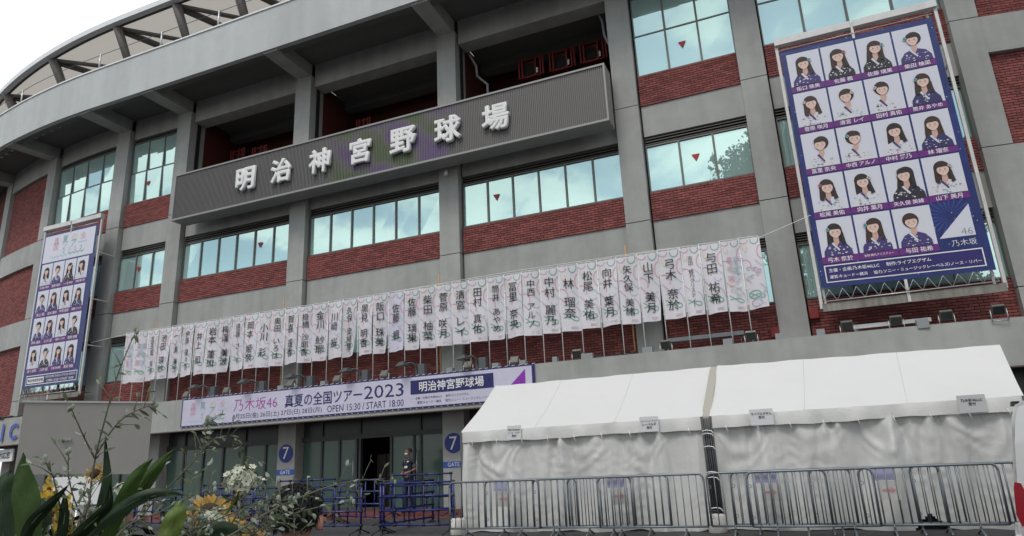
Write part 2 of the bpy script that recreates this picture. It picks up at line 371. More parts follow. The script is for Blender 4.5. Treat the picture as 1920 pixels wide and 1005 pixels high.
for (l,r_,n,kind) in (('H','G',4,'glass'),('G','F',3,'glass'),('F','E',6,'balc'),('E','D',6,'balc'),('D','C',6,'balc'),('C','B',3,'glass'),('B','A',4,'glass')):
    a = cd[l][1]+GAP; b = cd[r_][0]-.004
    slabg = MB(); slab(slabg,cd[l][1]-.01,a-.004,-.5,-.34,2.45,14.0); slabg.build('shadow_gap', BLACK, st)
    # lower floor (behind the banners)
    bricks(a,b,2.45,3.62); window(a,b,3.67,5.05,n); louvre(a,b,5.09,5.37)
    strip('concrete_band',a,b,-.45,-.20,5.39,6.36)
    bricks(a,b,6.362,7.23); window(a,b,7.28,8.66,n); louvre(a,b,8.71,8.97)
    strip('concrete_band',a,b,-.45,-.20,8.99,9.97)
    if kind == 'glass':
        bricks(a,b,9.972,10.97); window(a,b,11.02,13.72,n,[12.38]); louvre(a,b,13.76,13.93)
        strip('concrete_band',a,b,-.45,-.20,13.95,14.868)
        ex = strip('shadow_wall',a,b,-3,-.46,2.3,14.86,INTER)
    else:
        strip('lintel_beam',a,b,-.72,-.15,13.92,14.868)
        strip('balcony_floor',a-.05,b,-3.2,-.451,9.7,9.95,CONC)
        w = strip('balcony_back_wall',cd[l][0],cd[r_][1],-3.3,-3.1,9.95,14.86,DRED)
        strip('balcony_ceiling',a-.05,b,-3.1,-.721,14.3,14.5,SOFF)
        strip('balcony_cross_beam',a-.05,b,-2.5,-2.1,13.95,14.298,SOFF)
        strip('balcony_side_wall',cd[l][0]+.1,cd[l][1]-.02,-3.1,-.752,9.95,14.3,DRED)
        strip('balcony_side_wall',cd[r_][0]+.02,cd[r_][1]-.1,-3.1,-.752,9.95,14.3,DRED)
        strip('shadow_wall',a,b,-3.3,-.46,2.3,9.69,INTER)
# window stickers, one in each middle pane
for u,z in ((-1.55,11.73),(-1.58,8.06),(-7.75,8.06),(-17.22,8.05),(-23.40,11.76),(-23.38,8.06),(-23.4,4.4),(-1.6,4.4)): tri(u,z)
# side bays: brick fields between belts
for (a,b) in ((-34.25,-30.284),(5.804,10.45)):
    bricks(a,b,2.45,5.74); strip('concrete_band',a,b,-.40,-.03,5.742,6.868); bricks(a,b,6.87,9.41)
    strip('concrete_band',a,b,-.40,-.03,9.412,10.448); bricks(a,b,10.45,13.75); strip('concrete_band',a,b,-.40,-.05,13.80,14.868)
    strip('shadow_gap',a,b,-.4,-.2,13.751,13.80,BLACK)
    strip('concrete_wall',a,b,-.9,-.41,2.3,14.86)
mb = MB(); slab(mb,-40,14,-3.6,-3.45,-1.2,15.7); mb.build('light_leak_blocker', INTER, st)  # added slab that blocks sky light leaking through the balcony gaps
mb = MB(); slab(mb,-40,-35.02,-.9,-.2,2.3,14.86); mb.build('red_louvre_wall', DRED, st)
for i in range(36):
    mb = MB(); slab(mb,-37.5,-35.02,-.2,-.08,10.5+i*.09,10.55+i*.09); mb.build('louvre_slat', BRICK2, st)
# real bricks: the 300 nearest as objects, the rest joined
def bd(q): x,y,z = fac((q[0]+q[1])/2,q[4],(q[2]+q[3])/2); vis = 0 if (q[1]-q[0]) > .2 and q[2] > 2.62 and q[1] < 5.6 else 1000; return math.sqrt(x*x+y*y+z*z)+vis
BR.sort(key=bd)
BR = [q for q in BR if not (q[2] < 2.55 and q[3] < 2.62)]
fb = MB(); fb.box(-.102,.102,-.010,.10,0,.0555); fbm = fb.mesh('brick', BRICK)
for q in BR[:300]:
    p = fac((q[0]+q[1])/2,q[4],q[2]); p2 = fac((q[0]+q[1])/2+.1,q[4],q[2])
    o = bpy.data.objects.new('brick', fbm); link(o, st, p); o.rotation_euler = (0,0,math.atan2(p2[1]-p[1],p2[0]-p[0]))
mb = MB()
for (a,b,z0,z1,v) in BR[300:]:
    P = [fac(a,v+.01,z0),fac(b,v+.01,z0),fac(b,v+.01,z1),fac(a,v+.01,z1)]; Q = [fac(a,v-.03,z0),fac(b,v-.03,z0),fac(b,v-.03,z1),fac(a,v-.03,z1)]
    n = len(mb.v); mb.v += P+Q; mb.face((n,n+1,n+2,n+3))
    for i in range(4): j = (i+1)%4; mb.face((n+j,n+i,n+4+i,n+4+j))
props(mb.build('bricks', BRICK, st), kind='stuff')
# canopy ledge over the entrance
mb = MB(); slab(mb,-47,20,.72,.9,1.50,2.53); mb.build('canopy_fascia', CONC, st)
mb = MB(); slab(mb,-47,20,-.5,.719,2.3,2.46); mb.build('canopy_slab', CONC, st)
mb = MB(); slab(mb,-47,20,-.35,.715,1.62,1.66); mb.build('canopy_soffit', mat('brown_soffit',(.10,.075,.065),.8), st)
mb = MB(); slab(mb,-47,20,.66,.96,1.47,1.499); mb.build('canopy_drip_edge', mat('brown_trim',(.13,.10,.09),.7), st)
# ground floor: dark frame, panes, doors
def doorline(l,r_,us,opens=()):
    a = cd[l][1]; b = cd[r_][0]; v = -.40
    f = MB(); slab(f,a,b,v-.1,v+.08,.93,1.07); slab(f,a,b,v-.1,v+.06,1.56,1.62); slab(f,a,b,v-.1,v+.05,-1.19,-1.12)
    for u in us: slab(f,u-.035,u+.035,v-.08,v+.05,-1.12,.93); 
    for u in us[::3]: slab(f,u-.03,u+.03,v-.08,v+.05,1.07,1.56)
    fo = f.build('door_frame', DSTEEL, st); e = [a]+list(us)+[b]
    for i in range(len(e)-1):
        if i in opens: continue
        p = MB(); slab(p,e[i]+.03,e[i+1]-.03,v-.01,v,-1.12,.93); p.build('glass_door_pane', GLASSD, fo)
    p = MB(); slab(p,a,b,v-.01,v,1.07,1.56); p.build('transom_glass', mat('transom_glass',(.045,.06,.055),.3,spec=.5), fo)
    return fo
doorline('G','F',[-23.3,-22.2]); doorline('F','E',[-20.2,-19.3,-18.4,-17.45,-16.55,-15.95])
fo = doorline('E','D',[-14.26,-13.58,-12.93,-12.80,-11.66,-10.86,-10.62],opens=(3,4))
for a,b in ((-12.78,-12.45),(-12.42,-11.95)):
    p = MB(); p.box(a,b,19.3,19.34,-1.15,.45); p.build('inner_door_leaf', mat('inner_leaf',(.05,.045,.04),.6), fo)
for u in (-13.02,-10.74): p = MB(); p.tube([(u,18.33,-.6),(u,18.33,.5)],.016,6); p.build('door_handle', SILV, fo)
doorline('D','C',[-8.1,-7.2,-6.3,-5.4,-4.5]); doorline('C','B',[-2.2,-1.3]); doorline('B','A',[1.6,2.6,3.6,4.4]); doorline('H','G',[-28.6,-27.6,-26.5])
doorline('A','J',[7,8,9])
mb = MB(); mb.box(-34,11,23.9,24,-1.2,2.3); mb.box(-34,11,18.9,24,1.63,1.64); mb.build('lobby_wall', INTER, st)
# gate markings on the two columns by the entrance
for l in 'ED':
    a,b = cd[l]; c = (a+b)/2
    mb = MB(); mb.disc((c,17.998,.60+(.02 if l=='D' else 0)),(0,-1,0),.285,.012,36); g = mb.build('gate_number_disc', GATEB, st)
    P = Print(lambda u,v,h: (u,17.985-h,v)); P.text('7',c-.12,.41,c+.12,.82,0,1); P.build('gate_number', PTEXT, g)
    mb = MB(); mb.box(a+.004,b-.004,17.986,17.998,-.06,.10); g = mb.build('gate_strip', STRIPB, st)
    P = Print(lambda u,v,h: (u,17.985-h,v)); P.text('GATE',c-.2,-.035,c+.2,.075,0,1); P.build('gate_word', PTEXT, g)
# letters on the left part of the canopy, and the small window sign below
P = Print(lambda u,v,h: fac(u,.905+h*8,v), .006)
for t,u in (('N',-29.15),('I',-28.50),('C',-27.76)): P.text(t,u-.27,1.66,u+.27,2.32,0,1,.02)
P.build('clinic_letters', mat('letter_blue',(.015,.07,.42),.4), st).name = 'fascia_letters'
mb = MB(); slab(mb,-30.6,-28.0,.66,.72,.90,1.36); g = mb.build('window_sign', PTEXT, st)
P = Print(lambda u,v,h: fac(u,.722+h,v), .004); P.text('対応窓',-29.05,1.0,-28.12,1.26,0,1,.01); P.build('sign_lettering', INK, g)

# ------------------------------------------------------------------ the tented roof above
mb = MB(); us = [-47+i*1.0 for i in range(68)]
for a,b in zip(us,us[1:]): mb.quad(fac(a,.75,19.32),fac(b,.75,19.32),fac(b,-9,18.9),fac(a,-9,18.9))
mem = mat('roof_membrane',(.42,.40,.36),.8,noise=(.4,.06)); t = mem.node_tree; tr_ = t.nodes.new('ShaderNodeBsdfTranslucent'); tr_.inputs[0].default_value = (.50,.47,.42,1); mx_ = t.nodes.new('ShaderNodeMixShader'); mx_.inputs[0].default_value = .55; t.links.new(t.nodes['Principled BSDF'].outputs[0], mx_.inputs[1]); t.links.new(tr_.outputs[0], mx_.inputs[2]); t.links.new(mx_.outputs[0], t.nodes['Material Output'].inputs[0]); mb.build('roof_membrane', mem, st)
mb = MB(); slab(mb,-47,20,.76,1.0,19.25,19.50); mb.build('membrane_rim', mat('membrane_rim',(.72,.73,.73),.5), st)
mb = MB(); slab(mb,-47,20,.66,.755,19.22,19.29); mb.build('rim_beam', DSTEEL, st)
strut = mat('strut_brown_grey',(.12,.105,.10),.6)
for u in (-44.5,-39.8,-34.9,-29.9,-25.2,-21.7,-18.5,-15.4,-12.3,-9.3,-6.2,-3.2):
    n = fac(u,.68,19.22); mb = MB()
    mb.tube([n, fac(u,-.02,17.86), fac(u,-2,13.98+1.9)],[.26,.22,.2],4); s_ = mb.build('roof_strut', strut, st)
    mb = MB(); mb.tube([fac(u,.6,19.18), fac(u+.9,-1.2,19.0), fac(u+2.6,-4.6,18.75)],.15,8); mb.build('roof_rafter', strut, st)
    mb = MB(); mb.tube([fac(u+.1,.6,19.2), fac(u+2.1,-1.1,19.02), fac(u+5.0,-3.6,18.9)],.10,8); mb.build('roof_tie', strut, st)
mb = MB(); mb.tube([fac(-40+i*.5,1.8,16.92) for i in range(100)],.012,5); mb.build('guard_cable', DSTEEL, st)
for u in (-34,-29.6,-24.4,-20.95,-18.0,-15.1,-12.2): mb = MB(); p = fac(u,1.8,16.2); mb.tube([p,(p[0],p[1],16.95)],.035,6); mb.build('guard_post', SILV, st)

# ------------------------------------------------------------------ ventilators and pipes on the balconies
acm = []
def ac(x,z,w,big=True):
    a = thing('air_conditioner',(x,19.9,z),LAB,'air conditioner','air conditioners on the balconies')
    mb = MB(); y = 19.9; h = w*.8
    mb.box(x-w/2+.06,x+w/2-.2,y+.12,y+.6,z-h/2,z+h/2); mb.build('casing', mat('casing_red',(.12,.016,.014),.6), a)
    for xx in (x-w/2,x-w/2+.12,x+w/2-.18,x+w/2,x+w/2+.1):
        mb = MB(); mb.box(xx-.025,xx+.025,y-.06,y-.01,z-h/2-.08,z+h/2+.08); mb.build('frame_bar', RED2, a)
    for zz in (z-h/2-.04,z+h/2+.02): mb = MB(); mb.box(x-w/2,x+w/2,y-.005,y+.05,zz-.02,zz+.02); mb.build('frame_rail', RED2, a)
    mb = MB(); mb.disc((x-.06,y+.11,z),(0,-1,0),w*.30,.02,16); mb.build('fan_grille', BLACK, a)
    if big: mb = MB(); mb.box(x+w/2-.15,x+w/2-.09,y-.075,y-.062,z-h/2,z-h/2+.2); mb.build('rating_label', PTEXT, a)
for x,z,w,LAB in ((-6.96,13.46,.8,'dark red framed air conditioner, leftmost of three above the right end of the sign'),(-5.80,13.44,.8,'dark red framed air conditioner, middle of three above the right end of the sign'),(-4.68,13.44,.8,'dark red framed air conditioner nearest the column at the right end of the sign'),
    (-20.33,12.98,.62,'small dark red air conditioner just showing over the left end of the sign'),(-19.14,12.85,.62,'small dark red air conditioner, second over the left end of the sign')): ac(x,z,w,w>.7)
for x,z,LAB in ((-14.0,12.9,'small dark red unit just above the sign in the middle balcony'),): ac(x,z,.5,False)
mb = MB(); mb.tube([(-8.93,18.85,14.25),(-8.9,18.85,14.05),(-8.6,18.9,13.4),(-8.58,18.9,13.0),(-8.22,18.95,12.6),(-8.2,18.95,10)],.045,8)
props(mb.build('drain_pipe', GREY),'kinked grey drain pipe at the left end of the right balcony','pipe')
mb = MB(); mb.tube([(-4.15,18.85,14.25),(-4.0,18.85,13.7),(-3.98,18.9,13.2),(-3.85,18.95,12.8),(-3.85,18.95,10)],.045,8)
props(mb.build('drain_pipe', GREY),'grey drain pipe beside the column at the right end of the balcony','pipe')

# ------------------------------------------------------------------ big signboard
SX0,SX1,SY,SZ0,SZ1 = -20.52,-3.70,17.15,9.24,11.08
sb = thing('signboard',(-12.1,17.4,9.24),'long ribbed dark grey signboard with raised white characters','sign')
brd = mat('ribbed_display_panel',(.165,.157,.15),.6); t = brd.node_tree; pn = t.nodes['Principled BSDF']
g = t.nodes.new('ShaderNodeNewGeometry'); sx = t.nodes.new('ShaderNodeSeparateXYZ'); t.links.new(g.outputs['Position'], sx.inputs[0])
def mnode(op,a,b=None,c=None):
    n = t.nodes.new('ShaderNodeMath'); n.operation = op
    for i,q in enumerate((a,b,c)):
        if q is None: continue
        if isinstance(q,(int,float)): n.inputs[i].default_value = q
        else: t.links.new(q, n.inputs[i])
    return n.outputs[0]
# faint purple and green display glow, painted into the base colour of the middle
w1 = mnode('SINE', mnode('ADD', mnode('MULTIPLY',sx.outputs[0],2.6), mnode('MULTIPLY',sx.outputs[2],3.4)))
n = t.nodes.new('ShaderNodeTexNoise'); n.inputs['Scale'].default_value = 1.1; t.links.new(g.outputs['Position'], n.inputs['Vector'])
w2 = mnode('ADD', w1, mnode('MULTIPLY', mnode('SUBTRACT', n.outputs[0], .5), 4.5))
lim = mnode('MULTIPLY', mnode('SMOOTH_MIN', mnode('MAXIMUM', mnode('MULTIPLY', mnode('ADD',sx.outputs[0],13.6),.8),0),1,.1), mnode('SMOOTH_MIN', mnode('MAXIMUM', mnode('MULTIPLY', mnode('SUBTRACT',-8.2,sx.outputs[0]),.5),0),1,.1))
rr_ = t.nodes.new('ShaderNodeValToRGB'); cr = rr_.color_ramp; cr.elements[0].position = .28; cr.elements[0].color = (.12,.15,.085,1); cr.elements[1].position = .72; cr.elements[1].color = (.16,.115,.21,1)
e_ = cr.elements.new(.5); e_.color = (.165,.157,.15,1)
mr = mnode('ADD', mnode('MULTIPLY', mnode('MULTIPLY', w2, lim), .38), .5); t.links.new(mr, rr_.inputs[0]); t.links.new(rr_.outputs[0], pn.inputs['Base Color'])
mb = MB(); mb.box(SX0+.03,SX1-.03,SY+.02,SY+.6,SZ0+.03,SZ1-.03); mb.build('display_panel', brd, sb)
# vertical ribs, a thin fin every 60 mm
mb = MB(); x = SX0+.07
while x < SX1-.07: mb.box(x,x+.022,SY-.004,SY+.021,SZ0+.07,SZ1-.07); x += .06
props(mb.build('ribs', brd, sb), kind='stuff')
fr = mat('sign_frame',(.28,.275,.265),.5,metal=.2)
for q in ((SX0,SX1,SY-.03,SY+.62,SZ1-.06,SZ1),(SX0,SX1,SY-.03,SY+.62,SZ0-.02,SZ0+.05),(SX0,SX0+.05,SY-.028,SY+.615,SZ0+.051,SZ1-.061),(SX1-.05,SX1,SY-.028,SY+.615,SZ0+.051,SZ1-.061)):
    mb = MB(); mb.box(*q); mb.build('frame', fr, sb)
for ch,x,z in zip('明治神宮野球場',(-16.96,-15.36,-13.72,-12.08,-10.44,-8.82,-7.18),(10.14,)*7):
    v,f,b = glyph(ch,.038)
    cu = bpy.data.curves.new('lettering_source','FONT'); cu.body = ch; cu.size = 1.0; cu.resolution_u = 4; cu.offset = .002; cu.extrude = .03; cu.bevel_depth = .037; cu.bevel_resolution = 2
    ob = bpy.data.objects.new('lettering_source', cu); S.collection.objects.link(ob); dg = bpy.context.evaluated_depsgraph_get()
    me = bpy.data.meshes.new_from_object(ob.evaluated_get(dg)); bpy.data.objects.remove(ob)
    sc = .91/(b[3]-b[1]); cx = (b[0]+b[2])/2; cy = (b[1]+b[3])/2
    for p in me.vertices: X,Y,Z = p.co; p.co = ((X-cx)*sc, -Z*1.0, (Y-cy)*sc)
    me.materials.clear(); me.materials.append(WHITEP); me.name = 'raised_character'
    o = bpy.data.objects.new('raised_character', me); link(o, sb, (x,SY-.085,z))
for x in (-18,-14.5,-11,-7.5,-4.5): mb = MB(); mb.box(x-.06,x+.06,SY+.6,18,SZ0+.3,SZ0+.42); mb.build('wall_bracket', DSTEEL, sb)
# security camera
sc_ = thing('security_camera',(-9.33,17.99,9.1),'small white security camera under the signboard on the middle column','camera')
mb = MB(); mb.tube([(-9.33,18,9.32),(-9.33,17.9,9.32),(-9.33,17.9,9.2)],.015,6); mb.build('arm', SILV, sc_)
mb = MB(); mb.tube([(-9.33,17.9,9.2),(-9.34,17.85,9.02)],[.05,.06],10); mb.build('body', WHITEP, sc_)

# ------------------------------------------------------------------ the row of name banners
FX = [-22.46,-21.9,-21.33,-20.76,-20.17,-19.65,-19.07,-18.49,-17.93,-17.35,-16.8,-16.22,-15.67,-15.12,-14.54,-13.97,-13.4,-12.82,-12.25,-11.68,-11.13,-10.56,-10.02,-9.47,-8.93,-8.37,-7.78,-7.24,-6.69,-6.14,-5.59,-5.02,-4.47,-3.92,-3.36,-2.79,-2.22,-1.72,-1.19,-.73]
NAMES = [None,None,'五百城 茉央','池田 瑛紗','一ノ瀬 美空','伊藤 理々杏','井上 和','岩本 蓮加','梅澤 美波','遠藤 さくら','岡本 姫奈','小川 彩','奥田 いろは','賀喜 遥香','掛橋 沙耶香','金川 紗耶','川﨑 桜','久保 史緒里','黒見 明香','阪口 珠美','佐藤 楓','佐藤 璃果','柴田 柚菜','菅原 咲月','清宮 レイ','田村 真佑','筒井 あやめ','冨里 奈央','中西 アルノ','中村 麗乃','林 瑠奈','松尾 美佑','向井 葉月','矢久保 美緒','山下 美月','弓木 奈於','吉田 綾乃クリスティー','与田 祐希',None,None]
ORD = ['','first','second','third','fourth','fifth','sixth','seventh','eighth','ninth','tenth','eleventh','twelfth','thirteenth','fourteenth','fifteenth','sixteenth','seventeenth','eighteenth','nineteenth','twentieth']
FYP = 17.35; FW = .565; FT, FB = 5.19, 3.36
PULL = {8:.33, 17:.42, 19:.30, 34:.20, 24:.06, 12:.10, 14:.16}     # banners blown back from their free edge
def loop(cx,cy,rx,ry,a0,a1,rot=0,n=14):
    out_ = []
    for i in range(n+1):
        t = math.radians(a0+(a1-a0)*i/n); x,y = rx*math.cos(t), ry*math.sin(t); c,s = math.cos(rot),math.sin(rot); out_.append((cx+x*c-y*s, cy+x*s+y*c))
    return out_
def curve_pts(P, n=10):
    out_ = []
    for i in range(n+1):
        t = i/n; a,b,c,d = [(1-t)**3,3*t*(1-t)**2,3*t*t*(1-t),t**3]; out_.append((sum(w*p[0] for w,p in zip((a,b,c,d),P)), sum(w*p[1] for w,p in zip((a,b,c,d),P))))
    return out_
def logo_lines(P, u0,v0,u1,v1, lay=2):
    """the tour title drawn as a cluster of coloured outline letters"""
    w = u1-u0; h = v1-v0
    for k,ch in enumerate('真夏の全国ツアー'): 
        row = 0 if k < 4 else 1; c = k%4
        P.text(ch, u0+w*(c*.25+.01), v0+h*(.66-.27*row), u0+w*(c*.25+.24), v0+h*(.97-.27*row), (0,1,3,0,0,2,1,2)[k]+FM, lay, .004)
    for k,ch in enumerate('2023'): P.text(ch, u0+w*(.30+k*.16), v0+h*.2, u0+w*(.44+k*.16), v0+h*.40, (1,2,0,1)[k]+FM, lay, .004)
    P.strip([(u0+w*(.02+i*.04), v0+h*(.10+.05*math.sin(i*2.1))) for i in range(12)], w*.022, 2+FM, lay)
    P.strip([(u0+w*(.5+i*.04), v0+h*(.13+.05*math.sin(i*2.4))) for i in range(12)], w*.022, 1+FM, lay)
FM = 1
fl_pole = WTUBE
for k,(x,nm) in enumerate(zip(FX,NAMES)):
    nxt = FX[k+1] if k+1 < len(FX) else x+.49
    w = nxt-x-.012; seed = rnd.random()*6; pull = PULL.get(k, rnd.choice((.0,.03,.06,.10))); lil = k == 20
    pos = 'right of the previous'
    i_r = 40-k
    if k == 0: L_ = 'leftmost banner of the row, pale blue tour logo and no black name'
    elif k == 1: L_ = 'second banner from the left end, tour logo in blue and green, no name'
    elif k == 38: L_ = 'second banner from the right end, tall outlined tour logo in many colours'
    elif k == 39: L_ = 'rightmost banner of the row, ribbons and a small round logo, no name'
    elif k == 20: L_ = 'lilac tinted name banner with ribbons, the only one that is not white'
    elif k == 34: L_ = 'short looking white name banner curled at its lower right, over the concrete column'
    elif k == 36: L_ = 'white name banner with the longest and thinnest name, fourth from the right end'
    elif k == 17: L_ = 'white name banner folded back hard, dark window showing beside it, left of the middle'
    elif k == 19: L_ = 'white name banner folded diagonally next to the lilac one'
    elif k == 8: L_ = 'white name banner swept to a point at its lower right, ninth from the left end'
    elif k < 20: L_ = 'white name banner with ribbon print, %s from the left end of the row' % ORD[k+1]
    else: L_ = 'white name banner with ribbon print, %s from the right end of the row' % (ORD[i_r] if i_r <= 20 else ORD[20])
    F_ = thing('name_banner',(x,FYP,2.5),L_,'banner','name banners hung in a row over the entrance')
    def cl(u,v,h, x=x, w=w, seed=seed, pull=pull):
        # u 0..1 across, v 0..1 up; folds grow towards the free lower corner
        d = (1-v)
        uu = u*(1-pull*d*(.6+.4*d)); 
        y = FYP - .02 - .050*math.sin(3.3*u+seed)*(.3+d) - .016*math.sin(8*u+seed*2+2.5*v)*(.3+d) - .03*math.sin(5*v+seed)*u + pull*d*u*.25
        z = FB+(FT-FB)*v + .02*math.sin(6.28*u*4)*(-1 if v > .985 else 0)*.4 - .03*u*d*math.sin(seed) + .05*d*d*pull*u*2
        return (x+.018+uu*w, y-h, z)
    mb = MB(); nu,nv = 14,24
    for j in range(nv+1):
        for i in range(nu+1): mb.v.append(cl(i/nu,j/nv,0))
    for j in range(nv):
        for i in range(nu): a = j*(nu+1)+i; mb.face((a,a+1,a+nu+2,a+nu+1),0,True)
    c_ = mb.build('cloth', FLAGL if lil else FLAGC, F_)
    P = Print(cl, .007); R_ = w/(FT-FB)
    sc2 = lambda pts: [(a,b) for a,b in pts]
    def ribbon(pts, m, wd=.012):      # wd in banner-width units; convert v so strokes keep their width
        q = [(a, b/R_*1.0) for a,b in pts]; n = len(q)
        for i in range(n-1):
            (a0,b0),(a1,b1) = pts[i],pts[i+1]; d = math.hypot(a1-a0,b1-b0) or 1; nx,ny = -(b1-b0)/d*wd, (a1-a0)/d*wd
            qd = [(a0+nx,(b0+ny)*R_),(a0-nx,(b0-ny)*R_),(a1-nx,(b1-ny)*R_),(a1+nx,(b1+ny)*R_)]
            if all(.0 <= p[0] <= 1.0 and 0 <= p[1] <= 1 for p in qd): P.poly(qd, m, 1)
    H = 1/R_      # height in units of width
    ribbon(loop(.72,H-.12,.20,.24,170,380), 2, .022); ribbon(loop(.20,H-.05,.20,.22,180,350), 1, .02)
    ribbon(curve_pts([(.10,H-.35),(.12,H-.9),(.35,H-.8),(.30,H-.45)]), 4, .02)
    ribbon(loop(1.0,H-.85,.22,.38,80,280), 1, .024); ribbon(loop(.15,H-1.45,.24,.30,-60,120,.4), 1, .022)
    ribbon(curve_pts([(.62,H-1.25),(.8,H-1.5),(.9,H-1.55),(1.0,H-1.7)]), 3, .02); ribbon(loop(.72,H-1.75,.2,.2,180,330), 3, .018)
    ribbon(curve_pts([(0,.95),(.35,.85),(.7,.35),(.86,.55)]), 2, .026); ribbon(curve_pts([(.86,.55),(.95,.78),(.4,.8),(0,.62)]), 2, .026)
    ribbon(curve_pts([(.7,1.25),(.95,1.1),(1.0,.8),(.98,.4)]), 5, .02); ribbon(curve_pts([(.0,1.75),(.12,1.5),(.25,1.5),(.3,1.35)]), 1, .02)
    if k == 39:
        ribbon(loop(.45,.30,.26,.2,0,360), 5, .03); ribbon(loop(.4,.75,.3,.2,10,340), 2, .03); ribbon(curve_pts([(.6,.3),(.8,1.0),(.9,.6),(1.0,1.2)]), 3, .03)
        for q in range(16): ribbon(loop(.5+.3*math.cos(q*1.7),H*.5+.26*math.sin(q*2.3),.07,.09,0,300), (1,3,2,5)[q%4], .012)
    rl = random.Random(k)
    for q in range(10): a,b = rl.random()*.9+.05, rl.random(); P.poly([(a-.012,b),(a,b-.004),(a+.012,b),(a,b+.004)], rl.choice((1,3,5)), 1)
    for q in range(3): P.rect(.5,.035+q*.013,.86-.1*(q%2),.041+q*.013, 6, 1)
    if nm:
        body = nm; n_ = len([c for c in nm if c != ' ']); size = min(.160, .76/(n_*1.04+.75)); size_w = size/R_
        # print in a stretched frame so characters keep their shape on the narrow cloth
        PP = Print(lambda u,v,h: cl(u,v*R_,h), .022)
        tot = (n_*1.06+.8)*size_w*.98; PP.column(nm, .47, H*.47+tot/2+.06, size_w*.98, 0, 1, .0, 1.06)
        PP.build('name_lettering', INK, c_)
    elif k in (0,1,38):
        PP = Print(lambda u,v,h: cl(u,v*R_,h), .022)
        for q,ch in enumerate('真夏の全国ツアー'):
            PP.text(ch, .18+(q%2)*.34, H*.80-(q//2)*.55-.5, .50+(q%2)*.34, H*.80-(q//2)*.55-.06, (0,2,3,1)[q%4], 1, -.002)
        for q in range(18): PP.strip(loop(.15+rl.random()*.7, H*.2+rl.random()*H*.55, .07,.10,0,320,n=8), .018, rl.choice((1,2,3,4)) if k == 38 else 2, 1)
        PP.build('logo_print', [RIB[0],RIB[1],RIB[2],RIB[3],RIB[4]], c_)
    props(P.build('ribbon_print', [INK]+RIB+[ROSE], c_), kind='stuff')
    mb = MB(); mb.tube([(x,FYP,2.47),(x,FYP,5.24)], .0125, 6); mb.tube([(x-.01,FYP-.004,5.235),(x+w,FYP-.004,5.215)], .010, 5); mb.build('pole', fl_pole, F_)
    for zz in (3.5,3.9,4.3,4.7,5.1): mb = MB(); mb.box(x-.016,x+.03,FYP-.02,FYP+.01,zz,zz+.022); mb.build('cloth_loop', fl_pole, F_)
mb = MB(); mb.tube([(-24.6,17.5,5.12),(-22.5,17.37,5.20),(-17,17.37,5.235),(-12,17.37,5.225),(-7,17.37,5.30),(-3,17.37,5.26),(-.2,17.37,5.18),(1.0,17.0,5.42)], .008, 5)
props(mb.build('cord', WTUBE),'thin white cord strung along the tops of the name banners','cord')
for x,lb in ((-21.3,'thin orange pole behind the banners at the leftmost wide column'),(-15.42,'thin orange pole behind the banners, second from the left'),(-9.5,'thin orange pole behind the banners by the middle column'),(-3.7,'thin orange pole behind the banners, the one furthest right')):
    mb = MB(); mb.tube([(x,17.62,2.46),(x,17.6,5.62)], .022, 6); props(mb.build('support_pole', ORANGE), lb, 'pole', 'orange support poles behind the banners')

# ------------------------------------------------------------------ the long tour banner on the canopy
bn = thing('tour_banner',(-12.7,17.08,1.5),'long lilac white tour banner with navy edge laced to the canopy above the entrance','banner')
def bf(u,v,h): return (u, 17.070 - h, v)
mb = MB(); nu,nv = 120,6
for j in range(nv+1):
    for i in range(nu+1): mb.v.append(bf(-19.06+(12.72)*i/nu, 1.60+.94*j/nv, 0))
for j in range(nv):
    for i in range(nu): a = j*(nu+1)+i; mb.face((a,a+1,a+nu+2,a+nu+1),0,True)
bcl = mb.build('border_cloth', NAVY, bn)
mb = MB()
for j in range(nv+1):
    for i in range(nu+1): mb.v.append(bf(-19.01+12.58*i/nu, 1.645+.85*j/nv, .006))
for j in range(nv):
    for i in range(nu): a = j*(nu+1)+i; mb.face((a,a+1,a+nu+2,a+nu+1),0,True)
bw = mb.build('banner_field', mat('banner_lilac_white',(.60,.58,.70),.5,noise=(.9,.05),bump=(5,.3)), bn)
BLM = [INK,NAVY,MAGENTA,PTEXT,mat('print_violet',(.26,.03,.42),.5)]+RIB[:4]
P = Print(bf, .010)
P.text('乃木坂46', -16.78,1.97,-15.02,2.37, 2, 1, -.008, fill=True); P.build('group_name_lettering', BLM, bw); P = Print(bf, .010)
P.text('真夏の全国ツアー', -14.72,1.95,-11.86,2.35, 1, 1, .012, fill=True); P.text('2023', -11.78,1.99,-10.42,2.37, 1, 1, .0, fill=True); P.build('title_lettering', BLM, bw); P = Print(bf, .010)
P.text('8月25日(金) 26日(土) 27日(日) 28日(月)', -16.80,1.70,-13.30,1.90, 1, 1, .0, fill=True); P.text('OPEN 15:30 / START 18:00', -13.10,1.70,-10.42,1.90, 1, 1, .0, fill=True); P.build('date_lettering', BLM, bw); P = Print(bf, .010)
P.rect(-10.19,2.0,-7.56,2.40,1,1); P.text('明治神宮野球場', -9.9,2.06,-7.85,2.35, 3, 2, .014, fill=True); P.build('venue_panel', BLM, bw); P = Print(bf, .010)
P.text('主催・企画:乃木坂46LLC     制作:ライブエグザム', -10.15,1.85,-8.2,1.925, 1, 1); P.text('運営:キョードー横浜     協力:ソニー・ミュージックレーベルズ/ノース・リバー', -10.15,1.72,-6.8,1.80, 1, 1); P.build('credit_lettering', BLM, bw); P = Print(bf, .010)
P.poly([(-6.62,2.42),(-7.35,1.75),(-6.62,1.75)],4,1); P.build('violet_triangle', BLM, bw); P = Print(bf, .010)
FM = 5; logo_lines(P, -18.75,1.70,-17.05,2.40, 1); P.build('title_logo', BLM, bw); P = Print(bf, .010)
rl = random.Random(3)
